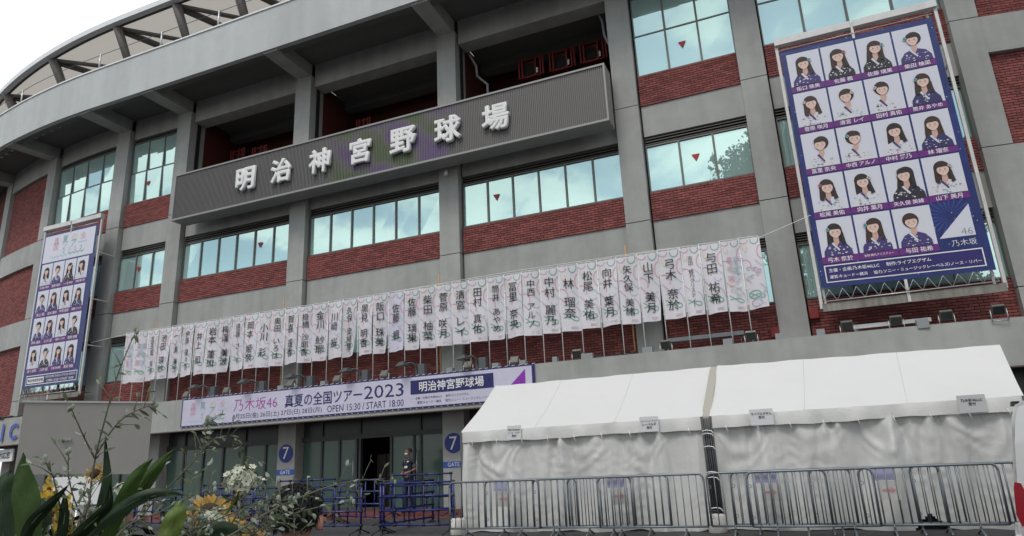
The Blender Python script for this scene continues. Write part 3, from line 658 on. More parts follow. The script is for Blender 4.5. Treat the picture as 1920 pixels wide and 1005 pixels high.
for q in range(90):
    a,b = -19+12.5*rl.random(), 1.66+.82*rl.random(); s_ = .008+.012*rl.random(); P.poly([(a-s_,b),(a,b-s_),(a+s_,b),(a,b+s_)],3,1)
props(P.build('glitter_print', BLM, bw), kind='stuff')
mb = MB()
for i in range(64): x = -19.0+i*.2; mb.tube([(x,17.05,2.53),(x+.06,17.12,2.56)],.008,4); mb.tube([(x,17.05,1.61),(x+.04,17.12,1.57)],.008,4)
props(mb.build('lacing', WTUBE, bn), kind='stuff')

# ------------------------------------------------------------------ billboards with portrait cells
class Tilt:
    def __init__(s, P, cx, cy, a): s.P = P; s.c = (cx,cy); s.k = (math.cos(a),math.sin(a))
    def t(s, p): x,y = p[0]-s.c[0],p[1]-s.c[1]; return (s.c[0]+x*s.k[0]-y*s.k[1], s.c[1]+x*s.k[1]+y*s.k[0])
    def poly(s, pts, m=0, lay=1): s.P.poly([s.t(p) for p in pts], m, lay)
    def ell(s, cu,cv,ru,rv, m=0, lay=1, n=14, a0=0, a1=360): s.poly([(cu+ru*math.cos(math.radians(a0+(a1-a0)*i/n)), cv+rv*math.sin(math.radians(a0+(a1-a0)*i/n))) for i in range(n+(0 if a1-a0 >= 360 else 1))], m, lay)
    def strip(s, pts, w, m=0, lay=1): s.P.strip([s.t(p) for p in pts], w, m, lay)
    def rect(s, *a): s.P.rect(*a)
def portrait(P, u0,v0,u1,v1, seed, M):
    """a plain invented head-and-shoulders figure on a white card; M maps part -> material slot"""
    r = random.Random(seed); w = u1-u0; h = v1-v0; cx = (u0+u1)/2+w*r.uniform(-.05,.05); P.rect(u0,v0,u1,v1,M['card'],2)
    hair = M['hair']+r.randrange(3); dress = M['dress']+r.choice((0,1,1,1,2,3)); fl = M['flow']+r.randrange(3); s = w*.92; fy = v0+h*.63; fr_ = s*.178; lean = r.uniform(-.04,.04)*w
    top = fy+fr_*1.55; long_ = r.random() < .7
    P0_ = P; P = Tilt(P, cx, v0+h*.36, r.uniform(-.11,.11)); cx += w*r.uniform(-.03,.03)
    # long hair behind the shoulders
    if long_:
        bl = v0+h*r.uniform(.10,.26)
        P.poly([(cx-fr_*1.3,fy+fr_*.3),(cx-fr_*1.55,fy-fr_*1.6),(cx-fr_*1.7,bl),(cx-fr_*.5,bl-h*.02),(cx+fr_*.5,bl),(cx+fr_*1.7,bl+h*.03),(cx+fr_*1.5,fy-fr_*1.6),(cx+fr_*1.3,fy+fr_*.3)],hair,3)
    P.ell(cx,fy+fr_*.30,fr_*1.32,fr_*1.42,hair,4,18)
    # shoulders and neckline
    P = P0_
    sh = v0+h*.30; bw_ = s*r.uniform(.43,.49)
    P.poly([(cx-bw_,v0),(cx+bw_,v0),(cx+bw_*.96,v0+h*.14),(cx+bw_*.66,sh-h*.01),(cx+s*.10,sh+h*.06),(cx-s*.10,sh+h*.06),(cx-bw_*.66,sh-h*.01),(cx-bw_*.96,v0+h*.14)],dress,5)
    P.poly([(cx-s*.075,fy-fr_*.8),(cx+s*.075,fy-fr_*.8),(cx+s*.085,sh+h*.05),(cx,sh-h*.05),(cx-s*.085,sh+h*.05)],M['skin2'],6)
    P.poly([(cx-s*.10,sh+h*.06),(cx-s*.16,sh+h*.03),(cx+s*.03,v0+h*.12),(cx+s*.07,v0+h*.15)],M['dress']+(1 if dress != M['dress']+1 else 2),6)
    for q in range(20):
        a,b = cx+r.uniform(-.85,.85)*bw_*.95, v0+h*r.uniform(.02,.25); e = s*r.uniform(.008,.026)
        P.ell(a,b,e*1.5,e,(M['dress']+1) if dress != M['dress']+1 else M['flow']+r.choice((0,2,2)),7,6)
    # face, chin, fringe, features
    P = Tilt(P0_, cx, v0+h*.36, r.uniform(-.13,.13))
    P.ell(cx+lean*.2,fy,fr_*.98,fr_*1.16,M['skin'],8,20); P.poly([(cx-fr_*.82,fy-fr_*.45),(cx+fr_*.82,fy-fr_*.45),(cx+fr_*.42,fy-fr_*1.08),(cx+lean*.5,fy-fr_*1.30),(cx-fr_*.42,fy-fr_*1.08)],M['skin'],8.3)
    P.poly([(cx-fr_*1.02,fy+fr_*.05),(cx-fr_*.98,fy+fr_*.95),(cx-fr_*.5,fy+fr_*1.35),(cx+fr_*.5,fy+fr_*1.35),(cx+fr_*.98,fy+fr_*.95),(cx+fr_*1.02,fy+fr_*.05),(cx+fr_*.78,fy+fr_*.42),(cx+fr_*.42,fy+fr_*.50),(cx+lean,fy+fr_*.46),(cx-fr_*.42,fy+fr_*.50),(cx-fr_*.78,fy+fr_*.42)],hair,9)
    if long_:
        for sg in (-1,1):
            if r.random() < .8: P.poly([(cx+sg*fr_*1.0,fy+fr_*.5),(cx+sg*fr_*1.35,fy-fr_*.5),(cx+sg*fr_*1.45,fy-fr_*2.6),(cx+sg*fr_*.85,fy-fr_*2.7),(cx+sg*fr_*.95,fy-fr_*.6)],hair,9)
    ey = fy-fr_*.02; hl = M['hair']+1 if hair != M['hair']+1 else M['hair']+2
    for sg in (-1,1):
        P.ell(cx+sg*fr_*.52+lean*.3,fy-fr_*.36,fr_*.24,fr_*.15,M['blush'],8.6,10)
        if long_: P.strip([(cx+sg*fr_*1.14,fy+fr_*.2),(cx+sg*fr_*1.24,fy-fr_*.9),(cx+sg*fr_*1.22,fy-fr_*2.0)],fr_*.10,hl,9.6)
    P.strip([(cx-fr_*.85,fy+fr_*1.12),(cx-fr_*.3,fy+fr_*1.42),(cx+fr_*.35,fy+fr_*1.40),(cx+fr_*.8,fy+fr_*1.15)],fr_*.14,hl,9.6)
    for q in range(5): P.strip([(cx-fr_*.7+q*fr_*.34,fy+fr_*.95),(cx-fr_*.74+q*fr_*.36,fy+fr_*.40)],fr_*.05,hl,9.6)
    P.strip([(cx-fr_*.95,fy-fr_*.1),(cx-fr_*.80,fy-fr_*.62),(cx-fr_*.38,fy-fr_*1.10)],fr_*.10,M['blush'],8.6)
    for sg in (-1,1):
        P.ell(cx+sg*fr_*.40+lean*.3,ey-fr_*.04,fr_*.15,fr_*.07,M['hair']+1,9,8); P.strip([(cx+sg*fr_*.24+lean*.3,ey+fr_*.17),(cx+sg*fr_*.56+lean*.3,ey+fr_*.18)],fr_*.03,M['skin2'],9)
    P.strip([(cx+lean*.4,fy-fr_*.15),(cx+lean*.4+fr_*.05,fy-fr_*.36)],fr_*.06,M['skin2'],9)
    P.ell(cx+lean*.4,fy-fr_*.60,fr_*.19,fr_*.07,M['lips'],9,10,180,360)
    if r.random() < .75:
        sg = r.choice((-1,1))
        for q in range(4): P.ell(cx+sg*fr_*(1.22+.16*math.cos(q*1.6)),fy+fr_*(.55+.2*math.sin(q*1.6)),fr_*.2,fr_*.2,fl,10,7)
BM = [PBLUE,PWHITE,PPURP,PTEXT,INK,SKIN,SKIN2,LIPS]+HAIRS+CLOTHS+FLOWP+[PINDIGO,PGREY,mat('starlight_dot',(.55,.62,.85),.4),mat('firework_blue',(.05,.09,.32),.4),mat('print_skin_blush',(.68,.42,.35),.5)]
MM = dict(card=1,skin=5,skin2=6,lips=7,hair=8,dress=11,flow=15,ink=4,blush=22)
def billboard(root, X0,X1,Z0,Z1,Y, rows, u0,du,cw, z0,dz,ch,st_h, kind, fn):
    fr_ = MB()
    # backing sheet
    mb = MB(); nu,nv = 8,14
    for j in range(nv+1):
        for i in range(nu+1): mb.v.append(fn(X0+(X1-X0)*i/nu, Z0+(Z1-Z0)*j/nv, 0))
    for j in range(nv):
        for i in range(nu): a = j*(nu+1)+i; mb.face((a,a+1,a+nu+2,a+nu+1),0,True)
    po = mb.build('poster', PBLUE, root)
    P = Print(fn, .0035); rl = random.Random(5 if kind == 'R' else 6)
    def burst(cx,cz,R0):
        for q in range(22):
            a = q/22*6.283; r0,r1 = R0*.15, R0*rl.uniform(.7,1); dxy = (math.cos(a),math.sin(a))
            p = [(cx+dxy[0]*r0,cz+dxy[1]*r0),(cx+dxy[0]*r1-dxy[1]*R0*.03,cz+dxy[1]*r1+dxy[0]*R0*.03),(cx+dxy[0]*r1+dxy[1]*R0*.03,cz+dxy[1]*r1-dxy[0]*R0*.03)]
            if all(X0 < a_ < X1 and Z0 < b_ < Z1 for a_,b_ in p): P.poly(p,21,1)
    if kind == 'R': burst(X1-.62,4.95,.5); burst(X0+.5,Z1-.1,.5); burst(X0+1.2,Z0+.1,.5)
    for q in range(170):
        a,b = rl.uniform(X0+.02,X1-.02), rl.uniform(Z0+.02,Z1-.02); e = rl.uniform(.006,.014); P.ell(a,b,e,e,20,1,6)
    props(P.build('poster_print', BM, po), kind='stuff')
    seed = 11 if kind == 'R' else 77
    for ri,row in enumerate(rows):
        for ci,nm in enumerate(row):
            if nm is None: continue
            a = u0+du*ci; top = z0-dz*ri; seed += 1
            Q = Print(fn, .0035); Q.rect(a-.012,top-ch-st_h,a+cw+.012,top-ch,2,2); portrait(Q, a,top-ch,a+cw,top, seed, MM)
            Q.text(nm, a+cw*.10,top-ch-st_h*.86,a+cw*.90,top-ch-st_h*.12, 3, 3, .008); Q.build('portrait_card', BM, po)
    return po
ROWS_R = [['阪口 珠美','佐藤 楓','佐藤 璃果','柴田 柚菜'],['菅原 咲月','清宮 レイ','田村 真佑','筒井 あやめ'],['冨里 奈央','中西 アルノ','中村 麗乃','林 瑠奈'],['松尾 美佑','向井 葉月','矢久保 美緒','山下 美月'],['弓木 奈於','吉田 綾乃クリスティー','与田 祐希',None]]
ROWS_L = [['五百城 茉央','池田 瑛紗','一ノ瀬 美空','伊藤 理々杏'],['井上 和','岩本 蓮加','梅澤 美波','遠藤 さくら'],['岡本 姫奈','小川 彩','奥田 いろは','賀喜 遥香'],['金川 紗耶','川﨑 桜','久保 史緒里','黒見 明香']]
def scaffold(root, X0,X1,Z0,Z1,Y, back, trayz):
    def beam(name, *q, m=mat('frame_white_steel',(.62,.61,.59),.4,metal=.2,noise=(2,.12))): mb = MB(); mb.box(*q); return mb.build(name, m, root)
    beam('frame_top_beam',X0-.10,(X0+X1)/2-.03,Y-.05,Y+.12,Z1+.22,Z1+.40); beam('frame_top_beam',(X0+X1)/2+.03,X1+.14,Y-.05,Y+.12,Z1+.22,Z1+.40)
    beam('frame_drop',(X0+X1)/2-.029,(X0+X1)/2+.029,Y-.02,Y+.08,Z1-.1,Z1+.34)
    for x in (X0-.10,X1+.07): beam('frame_post',x,x+.07,Y+.02,Y+.09,Z0-.45,Z1+.219)
    for x in (X0+.01,X1-.08): beam('frame_post',x,x+.05,Y+.14,Y+.19,Z0-.45,Z1+.2)
    mb = MB(); mb.tube([(X0,Y-.02,Z1+.05),(X1,Y-.02,Z1+.05)],.012,6); mb.build('lacing_bar', SILV, root)
    for z in (Z0+1.4,Z0+3.2,Z0+5.1):
        for x in (X0-.065,X1+.105): beam('wall_tie',x-.02,x+.02,Y+.09,back,z,z+.04)
    # zig-zag truss and sheet tray under the poster
    mb = MB(); n = 12; 
    mb.tube([(X0,Y-.03,Z0-.30),(X1,Y-.03,Z0-.30)],.014,6)
    for i in range(n):
        a = X0+(X1-X0)*i/n; b = X0+(X1-X0)*(i+1)/n; mb.tube([(a,Y-.03,Z0-.30),((a+b)/2,Y-.03,Z0-.03),(b,Y-.03,Z0-.30)],.010,5)
    mb.build('truss', SILV, root)
    for a,b in ((X0-.05,(X0+X1)/2-.02),((X0+X1)/2+.02,X1+.12)):
        mb = MB(); mb.box(a,b,Y+.00,Y+.02,Z0-.53,Z0-.34); mb.box(a,b,Y+.021,Y+.55,Z0-.345,Z0-.34); mb.build('sheet_tray', mat('stained_sheet_metal',(.24,.23,.20),.5,metal=.45,noise=(2,.2),streak=(9,.35)), root)
    beam('frame_drop',(X0+X1)/2-.03,(X0+X1)/2+.03,Y-.005,Y+.05,Z0-.52,Z0-.0)
RX0,RX1,RZ0,RZ1,RY = .97,4.46,3.60,10.02,17.15
rb = thing('billboard',(2.7,RY,3.1),'large blue billboard of portrait cards in a steel frame at the right','billboard','two portrait billboards')
rb['label'] = 'large blue billboard of nineteen portrait cards and a white triangle, hung at the right'
def rf(u,v,h): return (u, RY - h, v + .02*(2.7-u))
po = billboard(rb, RX0,RX1,RZ0,RZ1,RY, ROWS_R, 1.10,.813,.77, 9.87,1.147,.945,.165, 'R', rf); scaffold(rb, RX0,RX1,RZ0,RZ1,RY,17.9,0)
P = Print(rf, .0035)
P.poly([(4.25,5.18),(3.55,4.44),(4.25,4.44)],1,2); P.text('46',3.98,4.47,4.22,4.63,19,3,-.01); P.text('乃木坂',3.76,4.22,4.24,4.38,3,2,-.008)
P.rect(1.10,3.71,4.31,4.13,3,2); P.rect(1.125,3.735,4.285,4.105,18,3)
P.text('主催・企画:乃木坂46LLC     制作:ライブエグザム',1.19,3.94,3.3,4.06,3,4,.01,'l'); P.text('運営:キョードー横浜     協力:ソニー・ミュージックレーベルズ/ノース・リバー',1.19,3.78,4.24,3.90,3,4,.01,'l')
P.build('credit_panel', BM, po)
LX0,LX1,LZ0,LZ1,LY = -27.83,-24.66,3.60,9.92,17.25
lb_ = thing('billboard',(-26.2,LY,3.1),'tall billboard of sixteen portrait cards under a white title panel, hung at the left','billboard','two portrait billboards')
def lf(u,v,h): return (u, LY - h, v)
po = billboard(lb_, LX0,LX1,LZ0,LZ1,LY, ROWS_L, -27.70,.697,.655, 8.63,1.125,.90,.185, 'L', lf); scaffold(lb_, LX0,LX1,LZ0,LZ1,LY,17.95,0)
P = Print(lf, .0035); P.rect(-27.75,8.69,-24.78,9.84,1,2); FM = 23; logo_lines(P, -27.3,8.78,-25.2,9.75, 3)
P.rect(-27.63,3.70,-24.74,4.08,3,2); P.rect(-27.60,3.73,-24.77,4.05,18,3); P.rect(-27.54,3.77,-26.58,3.99,3,4); P.text('明治神宮野球場',-27.50,3.80,-26.62,3.96,4,5,.01)
P.text('8月25日(金)·26日(土)·27日(日)·28日(月)',-26.5,3.90,-24.82,4.02,3,4,.008); P.text('OPEN 15:30 / START 18:00',-26.4,3.75,-24.9,3.87,3,4,.008)
P.build('title_panel', BM+RIB, po)

# ------------------------------------------------------------------ lamps and boxes on the canopy ledge
LZ = 2.46
def small_flood(x, face, lab, grp):
    f_ = thing('floodlight',(x,17.3,LZ),lab,'floodlight',grp); y = 17.3
    tilt = .55 if face else -.5
    def T(a,b,c): b2 = b*math.cos(tilt)-c*math.sin(tilt); c2 = b*math.sin(tilt)+c*math.cos(tilt); return (x+a, y+b2, LZ+.25+c2)
    mb = MB(); mb.box(-.12,.12,-.04,.05,-.10,.11,0,T); mb.build('lamp_housing', mat('lamp_housing_grey',(.15,.155,.15),.5), f_)
    mb = MB(); mb.box(-.105,.105,-.052,-.042,-.085,.095,0,T); mb.build('lamp_face', TAN if not face else mat('lamp_face_dark',(.035,.04,.035),.2), f_)
    mb = MB(); mb.tube([(x-.15,y,LZ),(x-.15,y,LZ+.27)],.012,5); mb.tube([(x+.15,y,LZ),(x+.15,y,LZ+.27)],.012,5); mb.tube([(x-.15,y,LZ+.015),(x+.15,y,LZ+.015)],.012,5); mb.build('bracket', SILV, f_)
for i,x in enumerate((-19.16,-17.38,-14.73,-12.94,-11.23,-8.44,-7.01)):
    small_flood(x, False, 'small tan faced floodlight tilted back above the tour banner, %s from the left' % ORD[i+1], 'small floodlights above the tour banner')
for i,x in enumerate((-5.19,-2.83,-.76,1.37,2.38,3.37,4.35)):
    small_flood(x, True, 'square dark faced floodlight on the bare canopy edge, %s' % ('leftmost of seven' if i == 0 else 'rightmost, under the billboard corner' if i == 6 else ORD[i+1]+' of seven from the left'), 'square floodlights on the canopy edge')
for i,x in enumerate((-18.01,-15.92,-14.02,-11.97,-10.01,-8.05)):
    f_ = thing('arm_lamp',(x,17.3,LZ),'dark angle poise floodlight on a long arm over the tour banner, %s from the left' % ORD[i+1],'floodlight','long armed floodlights over the tour banner')
    mb = MB(); mb.box(x-.02,x+.2,17.2,17.38,LZ+.05,LZ+.42); mb.box(x-.12,x-.05,17.22,17.36,LZ,LZ+.35); mb.build('ballast_box', mat('ballast_grey',(.10,.11,.12),.5), f_, bevel=.01)
    mb = MB(); mb.tube([(x-.02,17.28,LZ+.1),(x-.04,17.2,LZ+.36),(x-.15,17.05,LZ+.46),(x-.27,16.95,LZ+.43)],.03,6); mb.build('arm', DSTEEL, f_)
    mb = MB(); c_ = (x-.34,16.86,LZ+.38); mb.v += [(c_[0]-.16,c_[1]-.14,c_[2]-.03),(c_[0]+.14,c_[1]-.14,c_[2]+.0),(c_[0]+.16,c_[1]+.14,c_[2]+.0),(c_[0]-.14,c_[1]+.14,c_[2]-.03),(c_[0]-.08,c_[1]-.06,c_[2]+.09),(c_[0]+.08,c_[1]-.06,c_[2]+.11),(c_[0]+.09,c_[1]+.06,c_[2]+.11),(c_[0]-.07,c_[1]+.06,c_[2]+.09)]
    for q in ((0,3,2,1),(4,5,6,7),(0,1,5,4),(1,2,6,5),(2,3,7,6),(3,0,4,7)): mb.face(q)
    mb.build('lamp_head', DSTEEL, f_)
    mb = MB(); mb.tube([(x-.3,16.95,LZ+.52),(x-.25,17.0,LZ+.2),(x-.05,17.15,LZ+.02),(x+.1,17.25,LZ+.03)],.008,4); mb.build('cable', BLKP, f_)
for i,x in enumerate((-15.04,-13.40,-8.99,-7.55,-6.73,-5.80,-4.90,-3.29,-1.31,-.11,.79,2.88)):
    t_ = thing('junction_box',(x,17.25,LZ),'grey junction box on the canopy edge, %s from the left' % ORD[i+1],'junction box','grey junction boxes on the canopy edge')
    mb = MB(); w = (.12,.09,.10,.10,.09,.07,.16,.13,.11,.10,.09,.12)[i]; mb.box(x-w,x+w,17.18,17.36,LZ,LZ+.22); mb.build('box_body', GREY, t_, bevel=.008)
    mb = MB(); mb.tube([(x+w,17.27,LZ+.08),(x+w+.1,17.27,LZ+.05),(x+w+.22,17.3,LZ+.02)],.012,5); mb.build('conduit', BLKP, t_)
t_ = thing('batten_light',(2.3,17.5,LZ),'long white batten light lying on the canopy under the right billboard','light')
mb = MB(); mb.box(1.5,3.1,17.45,17.55,LZ+.18,LZ+.27); mb.build('housing', WTUBE, t_)
for x in (1.55,3.0): mb = MB(); mb.box(x,x+.05,17.46,17.54,LZ,LZ+.18); mb.build('foot', GREY, t_)
t_ = thing('batten_light',(-1.9,17.5,LZ),'long grey batten fitting raised on feet below the rightmost name banners','light')
mb = MB(); mb.box(-2.78,-.92,17.45,17.60,LZ+.33,LZ+.43); mb.build('housing', mat('batten_grey',(.16,.17,.18),.5), t_)
for x in (-2.7,-1.0): mb = MB(); mb.tube([(x,17.52,LZ),(x,17.52,LZ+.34)],.02,6); mb.build('foot', DSTEEL, t_)
for x,z,lb in ((.75,3.22,'red alarm box on the brick wall beside the right column'),(-.2,2.86,'red box low on the brick just left of the right column')):
    mb = MB(); mb.box(x-.11,x+.11,18.02,18.17,z-.13,z+.13); props(mb.build('alarm_box', RED2, bevel=.01), lb, 'alarm box')
rl = random.Random(9)
for i,(a,b) in enumerate(((-24.2,-21.6),(-29.2,-27.0),(-5.0,-3.6))):
    mb = MB()
    for q in range(5):
        pts = [(a+(b-a)*j/12, 17.3+.12*rl.random(), LZ+.03+.12*rl.random()*(1 if q else 1.4)) for j in range(13)]; mb.tube(pts,.02,5)
    props(mb.build('cable_bundle', BLKP), ('tangle of black cables on the ledge near the left column','black cables sagging under the left billboard','flat black cables on the ledge by the fourth column')[i], 'cables')

# ------------------------------------------------------------------ the two white tents
def tent(x0,x1,xr0,xr1,zr1,lab,seed):
    YF,YR,YB = 14.0,15.8,17.0; ze = .70; zv = .46; r = random.Random(seed)
    tt = thing('tent',((x0+x1)/2,14.0,gz(14)),lab,'tent','white marquee tents at the entrance')
    zr0 = 1.885; mb = MB(); nu,nv = 36,16
    def roof(i,j,back=False):
        u = i/nu; v = j/nv; xe = x0+(x1-x0)*u; xr = xr0+(xr1-xr0)*u; zr = zr0+(zr1-zr0)*u
        sag = -.055*math.sin(math.pi*v)*(.45+.55*abs(math.sin(math.pi*3*u))) - .02*math.sin(math.pi*v) - .012*v*v*abs(math.sin(math.pi*3*u))
        return (xe+(xr-xe)*v, (YF if not back else YB)+(YR-(YF if not back else YB))*v, ze+(zr-ze)*v+sag+.006*math.sin(u*40+v*9))
    for bk in (False,True):
        n0 = len(mb.v)
        for j in range(nv+1):
            for i in range(nu+1): mb.v.append(roof(i,j,bk))
        for j in range(nv):
            for i in range(nu): a = n0+j*(nu+1)+i; mb.face((a,a+1,a+nu+2,a+nu+1),0,True)
    mb.build('roof', WROOF, tt)
    for us_ in (.335,.665):
        mb = MB(); i_ = us_*nu; mb.tube([tuple(Vector(roof(i_,j))+Vector((0,-.001,.001))) for j in range(nv+1)],.006,4); mb.build('roof_seam', WROOF, tt)
    # valance, gathered and uneven at its hem
    mb = MB(); nu = 90
    for i in range(nu+1):
        u = i/nu; x = x0+(x1-x0)*u; f = .02*math.sin(u*31+seed)+.012*math.sin(u*77+seed*2)
        mb.v += [(x,YF-.005,ze+.003),(x,YF-.03+f*.5,ze-.09),(x,YF-.035+f,zv+.012*math.sin(u*12)+.006*math.sin(u*50))]
    for i in range(nu):
        for q in (0,1): a = i*3+q; mb.face((a,a+3,a+4,a+1),0,True)
    mb.build('valance', WFAB, tt)
    # front wall sheet: gathered folds that spread towards the ground, swags between the ties
    mb = MB(); nu,nv = 260,46; zb = gz(14)+.01; ph = [r.uniform(0,6.28) for _ in range(8)]; ties = sorted(r.uniform(0,1) for _ in range(7))
    swags = [(.19,.11,-.02,.42,.040),(.52,.13,.0,.25,.022),(.80,.09,.0,.30,.024)] if seed == 1 else [(.10,.10,.0,.35,.030),(.40,.10,.0,.22,.022),(.62,.10,.0,.35,.030),(.88,.10,.0,.26,.026)]
    cr = [(r.uniform(.02,.98), r.uniform(.2,.95), r.uniform(.03,.08), r.uniform(-1,1)) for _ in range(22)]
    for j in range(nv+1):
        for i in range(nu+1):
            u = i/nu; v = j/nv; x = x0+.04+(x1-x0-.08)*u; z = zv+.10-(zv+.10-zb)*v
            f = 0
            for k,(fq,am) in enumerate(((9,.060),(16,.045),(27,.026),(46,.012))): f += am*(lambda q_: math.copysign(abs(q_)**.6,q_))(math.sin(fq*u*2+ph[k]+.9*math.sin(3*v+ph[k+4])+.5*math.sin(7*u+ph[k])))*(.25+.9*v if k < 2 else .7+.2*math.sin(5*v+ph[k]))
            for tu in ties:
                d = u-tu; w = .012+.05*v; f -= .085*math.exp(-(d/w)**2)*(1-.55*v)
                # a drape hanging in a curve below the tie
                f += .035*math.exp(-((abs(d)-.02-.06*v)/.014)**2)*(1-v)
            for (cu_,cv_,cw_,ca_) in cr: f += .005*math.sin((v-cv_)*(60+30*ca_)+ (u-cu_)*90*ca_+2*math.sin(u*60+ca_*9))*math.exp(-((u-cu_)/cw_)**2-((v-cv_)/.14)**2)
            for (uc_,wc_,v0_,dp_,A_) in swags:
                q_ = (u-uc_)/wc_; q_ += .22*math.sin(9*v+uc_*30)+.15
                if abs(q_) < 1: e_ = v-v0_-dp_*(1-q_*q_); f += .6*A_*math.sin((30+14*wc_*10*(uc_%.3))*e_+2.2*q_+.9*math.sin(5*q_+uc_*20))*math.exp(-(e_/.18)**2)*(1-q_*q_)**.7 - A_*.8*math.exp(-((e_-.05)/.10)**2)*(1-q_*q_)
            zz = z + (.05*math.sin(u*21+ph[1])+.03*math.sin(u*47+ph[2]))*max(0,(v-.9))*4
            mb.v.append((x, YF+.05+f, max(zz, gz(14)+.004)))
    hole = (0.63,0.70) if seed == 2 else None
    for j in range(nv):
        for i in range(nu):
            a = j*(nu+1)+i; u = (i+.5)/nu; v = (j+.5)/nv
            if hole and abs(u-.665) < .055*(v-.86)/.14 and v > .86: continue
            mb.face((a,a+1,a+nu+2,a+nu+1),0,True)
    mb.build('wall_sheet', WFAB, tt)
    for xx in (x0+.03,x1-.03):
        mb = MB(); n = 14
        for j in range(5):
            for i in range(n+1): v = i/n; mb.v.append((xx+.02*math.sin(i*1.9+j), YF+.1+(YB-YF-.2)*v, ze-.1-(ze-.1-gz(15)-.02)*j/4))
        for j in range(4):
            for i in range(n): a = j*(n+1)+i; mb.face((a,a+1,a+n+2,a+n+1),0,True)
        mb.build('side_sheet', WFAB, tt)
    for xx in (x0+.02,x1-.02):
        for yy in (YF,YB): mb = MB(); mb.tube([(xx,yy-.03,gz(yy)),(xx,yy-.03,ze)],.021,8); mb.build('leg', DSTEEL, tt)
    mb = MB(); mb.tube([(xr0,YR,zr0-.05),(xr1,YR,zr1-.05)],.02,6); mb.tube([(x0,YF+.05,ze-.03),(x1,YF+.05,ze-.03)],.019,6); mb.build('frame_rail', DSTEEL, tt)
    mb = MB(); mb.tube([(x0+.06,YF+.06,ze-.10),(xr0+.06,YR,zr0-.16),(x0+.06,YB,ze-.10)],.019,6); mb.build('gable_rail', DSTEEL, tt)
    mb = MB(); mb.tube([(x1-.06,YF+.06,ze-.10),(xr1-.06,YR,zr1-.16),(x1-.06,YB,ze-.10)],.019,6); mb.build('gable_rail', DSTEEL, tt)
    for q in range(9):
        u = (q+.5)/9; mb = MB(); x = x0+(x1-x0)*u; mb.tube([(x,YF-.05,zv+.05),(x+.02,YF-.07,zv-.03),(x+.05,YF-.05,zv-.10)],.006,4); mb.build('tie_cord', WTUBE, tt)
    return tt
tent(-7.06,-1.73,-6.95,-1.64,1.875,'white tent on the left of the pair, its roof meeting the tour banner',1)
mb = MB(); mb.v += [(-1.75,14.02,.70),(-1.585,14.02,.70),(-1.49,15.8,1.865),(-1.655,15.8,1.865),(-1.75,14.02,.46),(-1.585,14.02,.46)]; mb.face((0,1,2,3)); mb.face((4,5,1,0)); props(mb.build('gutter_sheet', mat('gutter_cloth',(.40,.385,.33),.7)),'beige gutter cloth closing the gap between the two tent roofs','cloth')
tent(-1.60,3.58,-1.50,3.86,1.80,'white tent on the right of the pair, beside the white van',2)
def weight(x,y,lab):
    w = thing('tent_weight',(x,y,gz(y)),lab,'weight','white tent weights')
    mb = MB(); mb.tube([(x,y,gz(y)),(x,y,gz(y)+.02),(x,y,gz(y)+.30),(x,y,gz(y)+.33)],[.15,.165,.16,.13],18,0,True,True); mb.build('drum', mat('weight_white',(.62,.60,.56),.6,noise=(8,.12)), w)
    mb = MB(); mb.tube([(x-.06,y,gz(y)+.33),(x-.05,y,gz(y)+.39),(x+.05,y,gz(y)+.39),(x+.06,y,gz(y)+.33)],.01,6); mb.build('handle', DSTEEL, w)
weight(-1.66,13.72,'white drum weight at the poles between the two tents'); weight(-6.98,13.62,'white drum weight at the left corner of the left tent')
mb = MB()
for q in range(4): mb.tube([(-1.70+q*.034,13.9+.02*(q%2),gz(14)+.3),(-1.735+q*.040,13.92,.66)],.015,6)
for z in (-1.0,-.45,-.35,.12,.36,.42): mb.tube([(-1.76,13.86,z),(-1.67,13.85,z+.015),(-1.58,13.86,z),(-1.54,13.84,z-.05)],.009,5,1)
props(mb.build('tent_poles', [DSTEEL,WTUBE]),'bundle of dark poles lashed with white rope between the tents','poles')
for x,w,L_,lines in ((-5.73,.33,'paper sign pinned to the left end of the left tent, three lines',['Y&N Brothers','ノース・リバー','受付']),(-2.78,.38,'paper sign near the right end of the left tent',['ソニーミュージック','レーベルズ','受付']),(-.63,.42,'paper sign at the left end of the right tent',['ライブエグザム','受付']),(2.80,.42,'grey paper sign at the right end of the right tent',['乃木坂46LLC','受付'])):
    t_ = thing('paper_sign',(x,13.9,.46),L_,'sign','paper reception signs pinned on the tents'); z0,z1 = .47,.77; y = 13.925
    mb = MB(); mb.v += [(x-w/2,y,z0),(x+w/2,y,z0),(x+w/2,y+.004,z1),(x-w/2,y+.004,z1),(x-w/2,y+.006,z0),(x+w/2,y+.006,z0),(x+w/2,y+.01,z1),(x-w/2,y+.01,z1)]
    for q in ((0,1,2,3),(7,6,5,4),(0,4,5,1),(1,5,6,2),(2,6,7,3),(3,7,4,0)): mb.face(q)
    s_ = mb.build('sheet', mat('paper_white',(.66,.66,.67),.8) if x < 2 else mat('paper_grey',(.50,.50,.50),.8), t_)
    P = Print(lambda u,v,h: (u,y-.001-h,v), .004); n = len(lines)
    for i,tx in enumerate(lines): P.text(tx, x-w*.44, z1-.05-(i+1)*.065, x+w*.44, z1-.05-i*.065-.01, 0,1,.02)
    P.build('sign_lettering', INK, s_)

